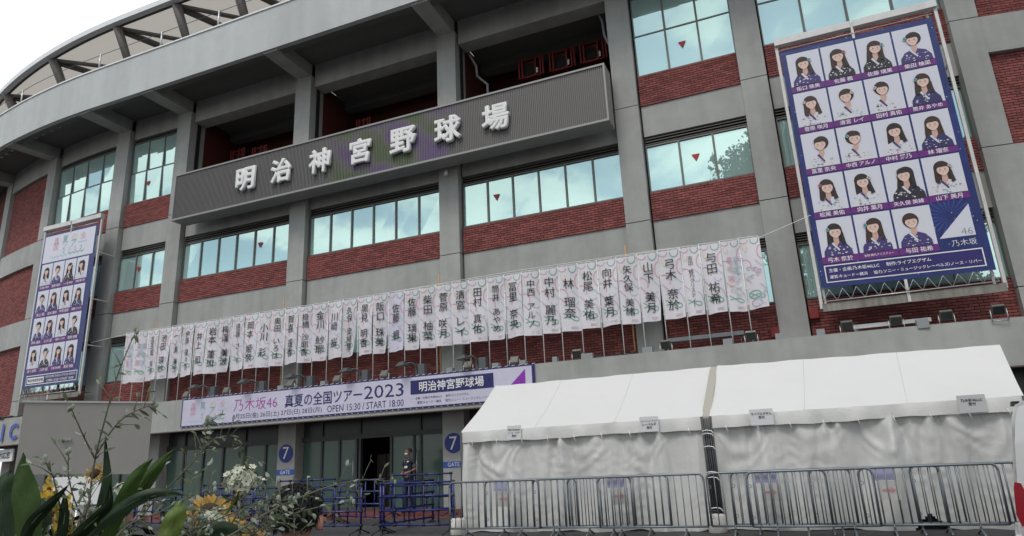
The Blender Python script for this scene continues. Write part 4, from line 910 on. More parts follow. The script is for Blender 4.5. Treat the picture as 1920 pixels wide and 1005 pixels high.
# ------------------------------------------------------------------ steel crowd barriers
def barrier(L=1.98, H=1.07):
    b = thing('crowd_barrier',(0,0,0),'galvanised steel crowd barrier','barrier','steel crowd barriers in front of the tents'); r = .10
    arc = lambda cx,cz,a0,a1: [(cx+r*math.cos(math.radians(a0+(a1-a0)*i/5)),0,cz+r*math.sin(math.radians(a0+(a1-a0)*i/5))) for i in range(6)]
    mb = MB(); mb.tube([(0,0,.17)]+[(0,0,H-r)]+arc(r,H-r,180,90)+arc(L-r,H-r,90,0)+[(L,0,H-r),(L,0,.17)],.021,8,caps=True); mb.tube([(0,0,.17),(L,0,.17)],.019,8); mb.build('frame', GALV, b)
    bm = None
    for i in range(1,15):
        mb = MB(); x = L*i/15; mb.tube([(0,0,.185),(0,0,H-.02)],.0095 if i%5 else .016,6)
        if i%5:
            if bm is None: bm = mb.mesh('bar', GALV)
            o = bpy.data.objects.new('bar', bm)
        else: o = bpy.data.objects.new('bar', mb.mesh('bar', GALV))
        link(o, b, (x,0,0))
    for x in (L*.2,L*.8):
        mb = MB(); mb.tube([(x,-.26,.01),(x,-.22,.03),(x,0,.10),(x,.22,.03),(x,.26,.01)],.018,6); mb.tube([(x,0,.10),(x,0,.17)],.018,6); mb.build('foot', GALV, b)
    for z in (H*.78,H*.30):
        mb = MB(); mb.tube([(.03+.028*math.cos(a*.785),0,z+.028*math.sin(a*.785)) for a in range(9)],.006,5,caps=False); mb.build('hook_ring', GALV, b)
    return b
bar0 = barrier()
BP = [(-6.92,13.14,0),(-6.20,13.36,-.5),(-5.07,13.18,.3),(-4.42,13.42,0),(-3.72,13.12,.6),(-1.69,13.20,.2),(-1.29,13.42,.4),(-.98,13.05,0),(.03,13.30,.5),(.80,13.14,-.4),(1.59,13.36,.8)]
for i,(x,y,a) in enumerate(BP):
    L_ = 'galvanised crowd barrier, %s from the left of the five before the left tent' % ORD[i+1] if i < 5 else 'galvanised crowd barrier, %s from the left of the six before the right tent' % ORD[i-4]
    if i == 0: o = bar0; o.location = (x,y,gz(y))
    else: o = copy_tree(bar0, None, (x,y,gz(y)))
    o.rotation_euler = (0,0,math.radians(a)); o['label'] = L_
    WLOC[o.name] = Vector((x,y,gz(y)))
for i,(x0,x1,y) in enumerate(((-6.02,-5.70,13.5),(-3.58,-3.25,13.5),(-.83,-.48,13.5),(1.05,1.36,13.24))):
    t_ = thing('notice_sheet',(x0,y,-.87),'lilac and white notice with a faded pink arrow on a barrier, %s from the left' % ORD[i+1],'notice','notices hung on the barriers'); m_ = (x0+x1)/2
    mb = MB(); mb.box(x0-.05,x1-.02,y,y+.006,-.56,-.375); mb.build('upper_sheet', mat('paper_lilac',(.45,.43,.62),.7), t_)
    mb = MB(); mb.box(x0+.03,x1+.02,y-.002,y+.004,-.87,-.57); s_ = mb.build('lower_sheet', mat('paper_cream',(.60,.59,.56),.7), t_)
    P = Print(lambda u,v,h: (u,y-.003-h,v), .004); P.rect(m_-.08,-.735,m_+.05,-.695,0,1); P.poly([(m_+.05,-.77),(m_+.12,-.715),(m_+.05,-.66)],0,1); P.build('arrow_print', mat('faded_pink',(.62,.30,.30),.7), s_)

# ------------------------------------------------------------------ blue pipe barricades
def blue_fence(L=1.85,H=1.10):
    b = thing('pipe_barricade',(0,0,0),'blue pipe barricade','barricade','blue pipe barricades of the queue lanes')
    for z in (H-.02,.80,.50,.20): mb = MB(); mb.tube([(0,0,z),(L,0,z)],.021,8); mb.build('rail', BLUEP, b)
    pm = None
    for i in range(6):
        mb = MB(); x = L*i/5; z0,z1 = (.12,H) if i in (0,5) else (.20,H-.03)
        mb.tube([(x,0,z0),(x,0,z1)],.026 if i in (0,5) else .016,8); mb.build('upright', BLUEP, b)
        for z in (H-.02,.80,.50,.20): mb = MB(); mb.tube([(x-.035,0,z),(x+.035,0,z)],.034,8); mb.build('joint', BLKP, b)
    for x in (.04,L-.04):
        mb = MB(); mb.tube([(x,0,.14),(x,0,.04)],.03,8)
        for sx_,sy_ in ((-.13,-.22),(.13,-.22),(-.13,.22),(.13,.22)): mb.tube([(x,0,.13),(x+sx_,sy_,.01)],.016,5)
        mb.build('foot', BLKP, b)
    return b
bf0 = blue_fence()
FP = [(-8.98,13.72,0,'front row barricade whose right end touches the left tent'),(-11.35,13.72,0,'front row barricade in the middle, left of the two black feet'),(-10.62,16.75,0,'rear barricade level with the guard'),(-9.05,13.95,82,'short looking barricade running back from the front row to the guard'),(-11.5,15.6,-18,'slanting barricade in front of the open door'),(-13.3,13.95,2,'barricade behind the dark haired head'),(-14.9,14.5,4,'barricade behind the sunflowers'),(-16.6,15.9,0,'barricade left of the bicycle'),(-18.0,14.8,-3,'leftmost barricade behind the leaves'),(-14.2,16.4,3,'barricade behind the bicycle')]
for i,(x,y,a,L_) in enumerate(FP):
    if i == 0: o = bf0; o.location = (x,y,gz(y))
    else: o = copy_tree(bf0, None, (x,y,gz(y)))
    o.rotation_euler = (0,0,math.radians(a)); o['label'] = 'blue '+L_

# ------------------------------------------------------------------ bicycle
bk = thing('bicycle',(-15.2,16.1,gz(16.1)),'parked bicycle half hidden behind the sunflowers','bicycle'); bz = gz(16.1); by_ = 16.1
for x in (-15.72,-14.68):
    mb = MB(); mb.tube([(x+.30*math.cos(a*.2618),by_,bz+.32+.30*math.sin(a*.2618)) for a in range(25)],.018,6,caps=False); w_ = mb.build('tyre', BLKP, bk)
    mb = MB()
    for a in range(12): mb.tube([(x,by_,bz+.32),(x+.29*math.cos(a*.5236),by_,bz+.32+.29*math.sin(a*.5236))],.003,4)
    mb.build('spokes', SILV, w_)
mb = MB()
for p in (((-15.72,.32),(-15.50,.80)),((-15.50,.80),(-15.28,.32)),((-15.28,.32),(-14.85,.85)),((-15.72,.32),(-15.28,.32)),((-15.53,.72),(-14.86,.78)),((-14.85,.95),(-14.68,.32))): mb.tube([(p[0][0],by_,bz+p[0][1]),(p[1][0],by_,bz+p[1][1])],.018,6)
mb.build('frame', mat('bicycle_silver',(.3,.32,.34),.4,metal=.6), bk)
mb = MB(); mb.tube([(-14.80,by_-.25,bz+1.0),(-14.86,by_-.1,bz+1.0),(-14.85,by_,bz+.95),(-14.86,by_+.1,bz+1.0),(-14.80,by_+.25,bz+1.0)],.013,6); mb.build('handlebar', SILV, bk)
mb = MB(); mb.tube([(-15.64,by_,bz+.86),(-15.5,by_,bz+.87),(-15.36,by_,bz+.86)],[.08,.06,.02],8); mb.build('saddle', BLKP, bk)
mb = MB(); mb.box(-14.80,-14.50,by_-.16,by_+.16,bz+.72,bz+.74)
for q in range(6):
    for zz in (.74,.84,.94): mb.tube([(-14.80+q*.06,by_-.16,bz+zz),(-14.80+q*.06,by_-.16,bz+zz+.1)],.004,4)
mb.build('basket', DSTEEL, bk)

# ------------------------------------------------------------------ the white van at the right edge
vw = mat('van_white',(.72,.72,.70),.25,coat=.6,spec=.5); VX = 2.40; vn = thing('van',(2.44,10.9,GZ),'white van cut by the right edge, its red tail light showing','van')
mb = MB(); prof = [(2.44,-1.16),(2.40,-.95),(2.46,-.5),(2.53,-.05),(2.60,.30),(2.66,.44),(2.80,.50),(4.9,.54),(6.6,.50),(7.1,.38),(7.55,-.15),(8.1,-.35),(8.22,-.7),(8.2,-1.12),(7.7,-1.16)]
n = len(prof); Y_ = [10.9,10.98,12.5,12.58]
for j,y in enumerate(Y_):
    k = .0 if j in (1,2) else .03
    for (x,z) in prof: 
        tk = .10*max(0,(z+.1))*(1 if j < 2 else -1); mb.v.append((x+(k if x < 5 else -k), y+tk, z-(k if z > 0 else -k*.3)))
for j in range(3):
    for i in range(n): a = j*n+i; b = j*n+(i+1)%n; mb.face((a,b,b+n,a+n),0,True)
mb.face(tuple(range(n))); mb.face(tuple(3*n+i for i in reversed(range(n)))); mb.build('body', vw, vn)
vg = mat('van_glass',(.02,.025,.03),.08,spec=.8)
mb = MB()
for a,b in ((2.95,4.3),(4.45,5.7),(5.85,6.9)): mb.quad((a,10.905,-.12),(b,10.905,-.12),(b-.04,10.93,.34),(a+.04,10.93,.34))
# the side windows start well inside the hidden part of the van
mb.v = [(x+1.2 if x < 3 else x, y, z) for x,y,z in mb.v]; mb.build('side_window', vg, vn)
mb = MB(); pr_ = [(2.425,-1.06),(2.395,-.92),(2.43,-.62),(2.455,-.53),(2.52,-.545),(2.56,-.70),(2.585,-1.0),(2.57,-1.07)]
mb.poly([(x,10.885,z) for x,z in pr_]); mb.v += [(x,11.10,z) for x,z in pr_]; m_ = len(pr_)
for i in range(m_): j = (i+1)%m_; mb.face((i,m_+i,m_+j,j),0,True)
mb.build('tail_light', mat('tail_light_red',(.32,.008,.018),.15,coat=.8), vn)
mb = MB(); mb.box(2.405,2.60,10.88,11.1,-1.16,-1.07); mb.build('lamp_lower_lens', mat('lens_clear',(.55,.5,.5),.2), vn)
mb = MB(); mb.box(2.33,2.55,10.92,12.56,-1.28,-1.165); mb.build('bumper', vw, vn, bevel=.03)
mb = MB(); mb.box(2.62,2.72,11.1,12.4,.47,.49); mb.build('spoiler', BLKP, vn, bevel=.01)
for x in (3.35,7.2):
    for y in (10.95,12.4):
        mb = MB(); mb.tube([(x,y,-1.09),(x,y+.16,-1.09)],.32,24); w_ = mb.build('wheel', BLKP, vn); mb = MB(); mb.disc((x,y-.004,-1.09),(0,-1,0),.19,.01,20); mb.build('rim', SILV, w_)

vn.rotation_euler = (0,0,math.radians(-12.9))
# ------------------------------------------------------------------ people
def skin(name, pts, edges, mats, zone, parent, base, rot, lv=2):
    """one continuous body grown over a skeleton; zone(co, point index) -> material slot by position"""
    me = bpy.data.meshes.new('skeleton'); me.from_pydata([p[:3] for p in pts], edges, [])
    ob = bpy.data.objects.new('skeleton', me); S.collection.objects.link(ob); ob.modifiers.new('s','SKIN')
    for i,p in enumerate(pts): me.skin_vertices[0].data[i].radius = (p[3], p[4] if len(p) > 4 else p[3]); me.skin_vertices[0].data[i].use_root = (i == 0)
    sm = ob.modifiers.new('u','SUBSURF'); sm.levels = lv; sm.render_levels = lv
    dg = bpy.context.evaluated_depsgraph_get(); m2 = bpy.data.meshes.new_from_object(ob.evaluated_get(dg)); bpy.data.objects.remove(ob)
    m2.name = name; m2.materials.clear()
    for m in mats: m2.materials.append(m)
    for p in m2.polygons: p.use_smooth = True; p.material_index = zone(p.center)
    o = bpy.data.objects.new(name, m2); link(o, parent, base); o.rotation_euler = (0,0,rot); return o
def skeleton(hip, knee, ankle, lean, arms, wide=1.0):
    """local frame: facing -Y, feet at z 0; returns points and edges"""
    hx,hy,hz = hip; P = [(hx,hy,hz,.135*wide,.105)]; E_ = []
    def add(p, par): P.append(p); E_.append((par,len(P)-1)); return len(P)-1
    ly = lean
    w_ = add((0,hy+ly*.3,hz+.16,.125*wide,.095),0); c_ = add((0,hy+ly*.7,hz+.36,.155*wide,.105),w_); n_ = add((0,hy+ly,hz+.50,.075,.065),c_)
    nk = add((0,hy+ly-.015,hz+.555,.052,.052),n_); h1 = add((0,hy+ly-.035,hz+.625,.066,.078),nk); h2 = add((0,hy+ly-.04,hz+.70,.076,.092),h1); add((0,hy+ly-.03,hz+.765,.055,.065),h2)
    for sg in (-1,1):
        sh = add((sg*.17*wide,hy+ly*.85+.005,hz+.46,.055,.055),c_); (ex,ey,ez),(wx,wy,wz) = arms[0 if sg < 0 else 1]
        el = add((ex,ey,ez,.040,.040),sh); wr = add((wx,wy,wz,.026,.026),el)
        d = Vector((wx-ex,wy-ey,wz-ez)).normalized(); side = d.cross(Vector((0,0,1))); side = side.normalized() if side.length > .1 else Vector((1,0,0)); up = side.cross(d)
        pc = Vector((wx,wy,wz))+d*.055; pa = add((*pc,.024,.030),wr)
        for k in range(4):
            b = pc+d*.03+side*(k-1.5)*.017; ln = (.034,.040,.038,.030)[k]; a1 = add((*b,.0085),pa); a2 = add((*(b+d*ln-up*.006),.008),a1); add((*(b+d*ln*1.5-up*.026),.007),a2)
        t1 = add((*(Vector((wx,wy,wz))+d*.03+side*sg*-.028),.009),pa); add((*(Vector((wx,wy,wz))+d*.06+side*sg*-.045-up*.01),.008),t1)
        lg = add((sg*.088,hy+.0,hz-.07,.088,.088),0); (kx,ky,kz) = knee; (ax,ay,az) = ankle
        kn = add((sg*kx,ky,kz,.056,.058),lg); cf = add((sg*(kx*.6+ax*.4),ky*.6+ay*.4+.015,kz*.6+az*.4,.055,.055),kn); an = add((sg*ax,ay,az,.037,.04),cf)
        add((sg*ax,ay+.05,.04,.035),an); ft = add((sg*(ax+.015),ay-.10,.04,.042,.035),an); add((sg*(ax+.02),ay-.17,.032,.034,.025),ft)
    return P,E_
SKN = mat('skin',(.26,.135,.09),.6); GPOLO = mat('navy_uniform_shirt',(.022,.024,.038),.85,noise=(9,.15)); TROU = mat('dark_trousers',(.014,.015,.020),.85); SHOE = mat('black_shoe',(.01,.01,.01),.4); HAIRB = mat('black_hair',(.010,.009,.009),.75)
gx,gy = -10.47,17.42; gd = thing('guard',(gx,gy,gz(gy)),'security guard in dark uniform and white face mask standing by the open door','person'); gd.name = 'person'; WLOC[gd.name] = Vector(gd.location)
P_,E_ = skeleton((0,0,.96),(.10,-.02,.52),(.11,.01,.09),-.01,[((-.235,.04,1.18),(-.07,-.19,1.08)),((.235,.04,1.18),(.07,-.20,1.06))],1.05)
GR = math.radians(-14.5)
def gzone(c):
    if c.z < .085: return 3
    if c.z < .97 and abs(c.x) < .3 and not (c.y < -.13 and c.z > .85): return 2
    if c.z > 1.50: return 0
    r_ = math.hypot(c.x,c.y+.02)
    if (c.y < -.075 and c.z < 1.13) or (abs(c.x) > .19 and c.z < 1.24): return 0
    return 1
body = skin('body', P_, E_, [SKN,GPOLO,TROU,SHOE], gzone, gd, (gx,gy,gz(gy)), GR)
def gl(x,y,z): return (gx+x*math.cos(GR)-y*math.sin(GR), gy+x*math.sin(GR)+y*math.cos(GR), gz(gy)+z)
def gball(name, m, c, r, sc, par=gd): mb = MB(); mb.ball(gl(*c), r, 0, 14, sc); return mb.build(name, m, par)
gball('hair', HAIRB, (0,.008,1.685), .094, (1,1.1,.82)); gball('ear', SKN, (-.088,-.03,1.64), .02, (.5,1,1.4)); gball('ear', SKN, (.088,-.03,1.64), .02, (.5,1,1.4))
gball('nose', SKN, (0,-.128,1.642), .016, (1,1,1)); mk = gball('face_mask', mat('mask_white',(.70,.70,.70),.8), (0,-.090,1.602), .052, (1.05,.85,.80))
for sg in (-1,1): gball('eye', BLACK, (sg*.032,-.115,1.668), .010, (1.4,.6,.7)); gball('eyebrow', HAIRB, (sg*.032,-.118,1.69), .012, (1.8,.5,.35))
for a,b,w,h in ((-.015,1.235,.040,.060),(.045,1.24,.040,.060),(.095,1.385,.050,.028)):
    mb = MB(); p = [gl(a-w/2,-.135,b-h/2),gl(a+w/2,-.135,b-h/2),gl(a+w/2,-.128,b+h/2),gl(a-w/2,-.128,b+h/2)]; q = [gl(a-w/2,-.115,b-h/2),gl(a+w/2,-.115,b-h/2),gl(a+w/2,-.11,b+h/2),gl(a-w/2,-.11,b+h/2)]
    mb.v += p+q
    for f in ((0,1,2,3),(7,6,5,4),(0,4,5,1),(1,5,6,2),(2,6,7,3),(3,7,4,0)): mb.face(f)
    mb.build('badge', PTEXT, gd)
mb = MB(); mb.tube([gl(-.02,-.13,1.29),gl(-.05,-.12,1.42),gl(-.06,-.03,1.50)],.005,4); mb.tube([gl(.03,-.13,1.29),gl(.05,-.12,1.42),gl(.06,-.03,1.50)],.005,4); mb.build('lanyard', mat('lanyard_grey',(.3,.3,.3),.6), gd)
mb = MB()
for sg in (-1,1): mb.tube([gl(sg*.20,.01,1.30),gl(sg*.215,.02,1.245)],[.066,.068],12,0,False)
mb.build('sleeve_trim', mat('trim_grey',(.08,.08,.09),.8), gd)
# onlooker whose head rises at the bottom of the picture, looking up at the stadium, seen from behind
hx,hy = -2.115,2.60; hb = GZ; pp = thing('onlooker',(hx,hy,hb),'dark haired onlooker seen from behind at the bottom, head just above the flowers','person'); pp.name = 'person'; WLOC[pp.name] = Vector(pp.location)
P_,E_ = skeleton((0,.12,.555),(.13,-.28,.50),(.12,-.12,.09),-.06,[((-.24,-.02,.76),(-.20,-.26,.66)),((.24,-.02,.76),(.20,-.26,.66))],1.0)
PR = math.pi-.12
def pzone(c):
    if c.z < .085: return 3
    if c.z < .58: return 2
    if c.z > 1.085: return 0
    if c.y < -.16 and c.z < .74: return 0
    return 1
skin('body', P_, E_, [SKN,mat('dark_shirt',(.03,.03,.035),.9),TROU,SHOE], pzone, pp, (hx,hy,hb), PR)
def pl(x,y,z): return (hx+x*math.cos(PR)-y*math.sin(PR), hy+x*math.sin(PR)+y*math.cos(PR), hb+z)
rl = random.Random(4); mb = MB(); hc = (0,.035,1.262); RX_,RY_,RZ_ = .094,.112,.108
mb.ball(pl(*hc), .098, 0, 18, (1.0,1.15,1.06))
for q in range(900):
    th = math.acos(rl.uniform(-.55,1)); ph = rl.uniform(0,6.283); n_ = Vector((math.sin(th)*math.cos(ph), math.sin(th)*math.sin(ph), math.cos(th)))
    if n_.y < -.45 and n_.z < .35: continue
    p = Vector(hc)+Vector((n_.x*RX_,n_.y*RY_,n_.z*RZ_)); sw = Vector((0,.02,1.36)); tg = (n_.cross(Vector((.3,.1,1)))).normalized()*rl.choice((-1,1))*.35+Vector((0,.15,-.75)); e = (tg-n_*tg.dot(n_)*.8).normalized()
    L_ = rl.uniform(.03,.055); p2 = p+n_*.010+e*L_*.5; p3 = p+n_*rl.uniform(.004,.018)+e*L_
    mb.tube([pl(*p),pl(*p2),pl(*p3)],[.004,.0035,.0008],3,0,False)
mb.build('hair', HAIRB, pp)
for sg in (-1,1):
    mb = MB(); mb.ball(pl(sg*.086,-.02,1.20), .030, 0, 12, (.5,.75,1.1)); mb.tube([pl(sg*(.092+.004*math.cos(a)),-.02+.017*math.cos(a),1.202+.028*math.sin(a)) for a in [k*.6 for k in range(10)]],.004,5,caps=False); mb.build('ear', mat('ear_skin',(.45,.20,.14),.5), pp)
mb = MB(); mb.ball(pl(0,-.130,1.20), .017); mb.build('nose', SKN, pp)
for sg in (-1,1): mb = MB(); mb.ball(pl(sg*.032,-.112,1.225), .012, 0, 8, (1,.6,.7)); mb.build('eye', BLACK, pp)
mb = MB(); mb.ball(pl(0,-.112,1.165), .018, 0, 8, (1.2,.5,.35)); mb.build('mouth', mat('mouth_red',(.35,.10,.09),.5), pp)
st_ = thing('folding_stool',(hx,hy-.1,hb),'small folding stool under the seated onlooker, below the picture','stool')
mb = MB(); mb.box(hx-.2,hx+.2,hy-.28,hy+.05,hb+.40,hb+.43); mb.build('seat', DSTEEL, st_)
for sx_ in (-.17,.17):
    mb = MB(); mb.tube([(hx+sx_,hy-.26,hb),(hx+sx_,hy+.03,hb+.4)],.012,6); mb.build('leg', SILV, st_); mb = MB(); mb.tube([(hx+sx_,hy+.03,hb),(hx+sx_,hy-.26,hb+.4)],.012,6); mb.build('leg', SILV, st_)

# ------------------------------------------------------------------ grey board on a post beside the flowers
sbp = thing('stand_board',(-3.87,2.81,GZ),'blank grey back of a sign board standing behind the flower arrangement','sign board')
A_,B_ = Vector((-4.05,2.54,0)),Vector((-3.68,3.08,0)); dn = (B_-A_).normalized(); nn = Vector((dn.y,-dn.x,0))
def bdq(u,w,z): p = A_+dn*u+nn*w; return (p.x,p.y,z)
Lb = (B_-A_).length
mb = MB()
zs = [(.450,.058),(.450,.032)]
mb.v += [bdq(0,0,.058),bdq(Lb,0,.031),bdq(Lb,0,.450),bdq(0,0,.450),bdq(0,-.03,.058),bdq(Lb,-.03,.031),bdq(Lb,-.03,.450),bdq(0,-.03,.450)]
for q in ((0,1,2,3),(7,6,5,4),(0,4,5,1),(1,5,6,2),(2,6,7,3),(3,7,4,0)): mb.face(q)
mb.build('panel', mat('board_back_grey',(.31,.295,.27),.55,noise=(1.5,.05),bump=(30,.06)), sbp)
mb = MB(); mb.box(-.01,Lb+.01,-.036,.006,.4505,.462,0,bdq); mb.build('top_edge', mat('board_edge',(.45,.45,.43),.5), sbp)
mb = MB(); mb.tube([bdq(.22,-.045,GZ+.02),bdq(.22,-.045,.30)],.018,10); mb.build('post', SILV, sbp)
mb = MB(); mb.box(.05,.40,-.3,.2,GZ,GZ+.03,0,bdq); mb.build('base', DSTEEL, sbp)
mb = MB(); mb.box(.195,.245,.002,.012,.235,.25,0,bdq); mb.build('clip', mat('clip_grey',(.35,.34,.32),.4), sbp)
wc = thing('white_card',(-3.3,2.3,GZ),'plain white card on a thin stand below the grey board, behind the yellow flowers','card')
mb = MB(); mb.box(-3.38,-3.02,2.30,2.306,-.10,.028); mb.build('card_sheet', PTEXT, wc); mb = MB(); mb.tube([(-3.2,2.32,GZ),(-3.2,2.32,0)],.01,6); mb.build('stand', SILV, wc)

# ------------------------------------------------------------------ flower arrangement in the foreground
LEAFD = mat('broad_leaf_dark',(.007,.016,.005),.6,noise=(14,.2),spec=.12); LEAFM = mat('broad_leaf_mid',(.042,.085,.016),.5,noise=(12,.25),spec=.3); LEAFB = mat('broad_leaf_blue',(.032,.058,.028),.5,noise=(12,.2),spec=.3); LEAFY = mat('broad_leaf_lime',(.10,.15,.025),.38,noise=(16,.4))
TWIG = mat('twig',(.13,.13,.085),.7); OLIVE = mat('olive_leaf',(.075,.105,.045),.65,island=.25); PALEL = mat('pale_leaf_back',(.27,.31,.25),.7,island=.2)
PETY = mat('sunflower_petal',(.36,.20,.02),.5,island=.3); SEED = mat('sunflower_seed',(.05,.03,.012),.9,noise=(60,.4)); PETW = mat('white_petal',(.62,.64,.50),.5,island=.15); LILY = mat('yellow_orchid',(.55,.38,.04),.5,island=.3); REDP = mat('red_petal',(.30,.03,.02),.5)
FBX = Vector((-1.68,1.36,-.55))
pot = thing('flower_stand',(-1.68,1.36,GZ),'white flower stand holding the arrangement, below the picture','stand')
mb = MB(); mb.tube([(-1.68,1.36,GZ),(-1.68,1.36,GZ+.03),(-1.68,1.36,GZ+.05),(-1.68,1.36,-.75)],[.2,.2,.05,.05],14); mb.build('pillar', WHITEP, pot)
mb = MB(); mb.tube([(-1.68,1.36,-.75),(-1.68,1.36,-.73),(-1.68,1.36,-.50)],[.10,.16,.20],20); mb.build('bowl', WHITEP, pot)
BRANCH = [
  [(-1.699, 1.274, -0.163), (-1.688, 1.254, -0.047), (-1.669, 1.241, 0.056), (-1.634, 1.231, 0.167), (-1.601, 1.225, 0.266), (-1.552, 1.224, 0.372)] ,
  [(-1.669, 1.241, 0.056), (-1.66, 1.193, 0.115), (-1.647, 1.145, 0.177)] ,
  [(-1.662, 1.239, 0.069), (-1.63, 1.255, 0.134), (-1.605, 1.277, 0.167), (-1.56, 1.31, 0.191)] ,
  [(-1.592, 1.127, -0.093), (-1.579, 1.094, -0.028), (-1.566, 1.066, 0.019), (-1.559, 1.04, 0.052)] ,
  [(-1.762, 1.423, -0.182), (-1.686, 1.431, -0.073), (-1.616, 1.449, -0.005), (-1.552, 1.465, 0.063), (-1.538, 1.467, 0.113), (-1.532, 1.469, 0.149)] ,
  [(-1.552, 1.465, 0.063), (-1.524, 1.481, 0.098), (-1.499, 1.504, 0.107), (-1.483, 1.53, 0.096), (-1.483, 1.561, 0.044), (-1.493, 1.582, 0.015)] ,
  [(-1.42, 1.278, -0.174), (-1.352, 1.372, -0.149), (-1.295, 1.454, -0.097), (-1.252, 1.535, -0.063), (-1.213, 1.618, -0.039), (-1.177, 1.704, -0.029), (-1.134, 1.8, -0.039)] ,
  [(-1.577, 1.384, -0.176), (-1.493, 1.387, -0.138), (-1.358, 1.408, -0.09), (-1.239, 1.426, -0.055)] ,
  [(-1.56, 1.218, -0.162), (-1.515, 1.232, -0.104), (-1.451, 1.263, -0.077), (-1.385, 1.293, -0.044), (-1.345, 1.319, -0.028)] ,
  [(-1.611, 1.264, -0.162), (-1.644, 1.2, -0.069), (-1.637, 1.157, 0.007), (-1.609, 1.127, 0.067)] ,
  [(-1.425, 1.449, -0.19), (-1.297, 1.497, -0.118), (-1.2, 1.546, -0.09), (-1.13, 1.59, -0.081)] ,
]
BROAD = [
  ( [(-1.62, 1.085, -0.173), (-1.631, 1.064, -0.059), (-1.647, 1.054, 0.011), (-1.654, 1.051, 0.072)] , 0.052 , 0 ),
  ( [(-1.782, 1.127, -0.157), (-1.795, 1.11, -0.06), (-1.796, 1.107, 0.007), (-1.796, 1.117, 0.038)] , 0.055 , 1 ),
  ( [(-1.585, 1.037, -0.155), (-1.577, 1.039, -0.09), (-1.544, 1.056, -0.043), (-1.517, 1.074, -0.003)] , 0.03 , 2 ),
  ( [(-1.561, 1.106, -0.164), (-1.561, 1.104, -0.097), (-1.567, 1.106, -0.052), (-1.581, 1.109, -0.019)] , 0.026 , 2 ),
  ( [(-1.695, 1.28, -0.176), (-1.671, 1.277, -0.075), (-1.662, 1.275, 0.003), (-1.665, 1.257, 0.116)] , 0.028 , 1 ),
  ( [(-1.621, 1.252, -0.172), (-1.583, 1.256, -0.075), (-1.546, 1.265, 0.006), (-1.513, 1.282, 0.052)] , 0.036 , 0 ),
  ( [(-1.661, 1.297, -0.115), (-1.602, 1.316, -0.04), (-1.555, 1.332, 0.03), (-1.522, 1.351, 0.072)] , 0.034 , 0 ),
  ( [(-1.355, 1.192, -0.174), (-1.342, 1.199, -0.119), (-1.33, 1.208, -0.075), (-1.332, 1.217, -0.046)] , 0.045 , 3 ),
  ( [(-1.635, 1.204, -0.142), (-1.557, 1.232, -0.073), (-1.482, 1.269, -0.034), (-1.424, 1.313, -0.042)] , 0.030 , 1 ),
  ( [(-1.693, 1.172, -0.186), (-1.628, 1.195, -0.117), (-1.576, 1.217, -0.059), (-1.577, 1.218, -0.004)] , 0.036 , 2 ),
  ( [(-1.885, 1.209, -0.193), (-1.842, 1.222, -0.119), (-1.826, 1.231, -0.069), (-1.862, 1.221, -0.022)] , 0.05 , 1 ),
  ( [(-1.476, 1.38, -0.213), (-1.443, 1.393, -0.152), (-1.402, 1.421, -0.129), (-1.354, 1.464, -0.147)] , 0.04 , 1 ),
]
SUNF = [((-1.648, 1.613, -0.105), 0.088), ((-1.695, 1.754, -0.077), 0.075), ((-1.573, 1.605, -0.16), 0.085), ((-2.045, 1.526, 0.024), 0.04), ((-1.588, 1.719, -0.187), 0.06)]
STARC = (-1.551, 1.626, -0.019)
STAR2 = [(-1.479, 1.459, -0.112), (-1.879, 1.497, -0.029)]
YEL = [(-2.009, 1.333, -0.032), (-1.99, 1.353, -0.069), (-2.03, 1.345, -0.096), (-1.967, 1.364, -0.077), (-1.966, 1.376, -0.114), (-2.018, 1.361, -0.133), (-2.099, 1.309, -0.071), (-2.099, 1.323, -0.115), (-1.971, 1.342, -0.012), (-1.955, 1.387, -0.136), (-1.969, 1.352, -0.041), (-2.08, 1.335, -0.13), (-1.931, 1.391, -0.115), (-2.099, 1.296, -0.027), (-1.985, 1.31, -0.05), (-1.93, 1.37, -0.06), (-2.06, 1.32, -0.055), (-1.945, 1.36, -0.10), (-2.07, 1.34, -0.12)]


def leaf_mesh(name, L, w, m, fold=.25, curl=.25, n=6):
    mb = MB()
    for i in range(n+1):
        t = i/n; ww = w*math.sin(math.pi*min(1,t*.95+.05))**.8*(1 if t < .98 else .2); z = -curl*L*t*t
        mb.v += [(-ww,L*t,z+fold*ww),(0,L*t,z),(ww,L*t,z+fold*ww)]
    for i in range(n):
        for q in (0,1): a = i*3+q; mb.face((a,a+1,a+4,a+3),0,True)
    return mb.mesh(name, m)
small = [leaf_mesh('leaf', .025, .0040, OLIVE), leaf_mesh('leaf', .021, .0046, OLIVE, .1, .6), leaf_mesh('leaf', .019, .0040, PALEL, -.2, -.3), leaf_mesh('leaf', .029, .0036, OLIVE, .3, .2), leaf_mesh('leaf', .016, .0042, PALEL, .2, .4)]
BLAB = ['tallest leafy twig, rising against the stadium wall left of the banners','short leafy twig leaning left across the grey board','leafy twig leaning right across the top of the grey board','thin twig low over the yellow flowers','leafy twig with a white bud at its tip, crossing the canopy','arching twig curling down to the white star flowers','long leafy twig reaching right past the dark haired head','leafy twig crossing the sunflowers','leafy twig between the broad leaves and the sunflowers','bent twig crossing the lower half of the grey board','lowest leafy twig in front of the onlooker']
rl = random.Random(12)
def smooth(pts, n=5):
    V_ = [Vector(p) for p in pts]; out_ = []
    for i in range(len(V_)-1):
        p0 = V_[max(i-1,0)]; p1,p2 = V_[i],V_[i+1]; p3 = V_[min(i+2,len(V_)-1)]
        for k in range(n):
            t = k/n; out_.append(.5*((2*p1)+(p2-p0)*t+(2*p0-5*p1+4*p2-p3)*t*t+(3*p1-p0-3*p2+p3)*t**3))
    return out_+[V_[-1]]
rb_ = random.Random(31)
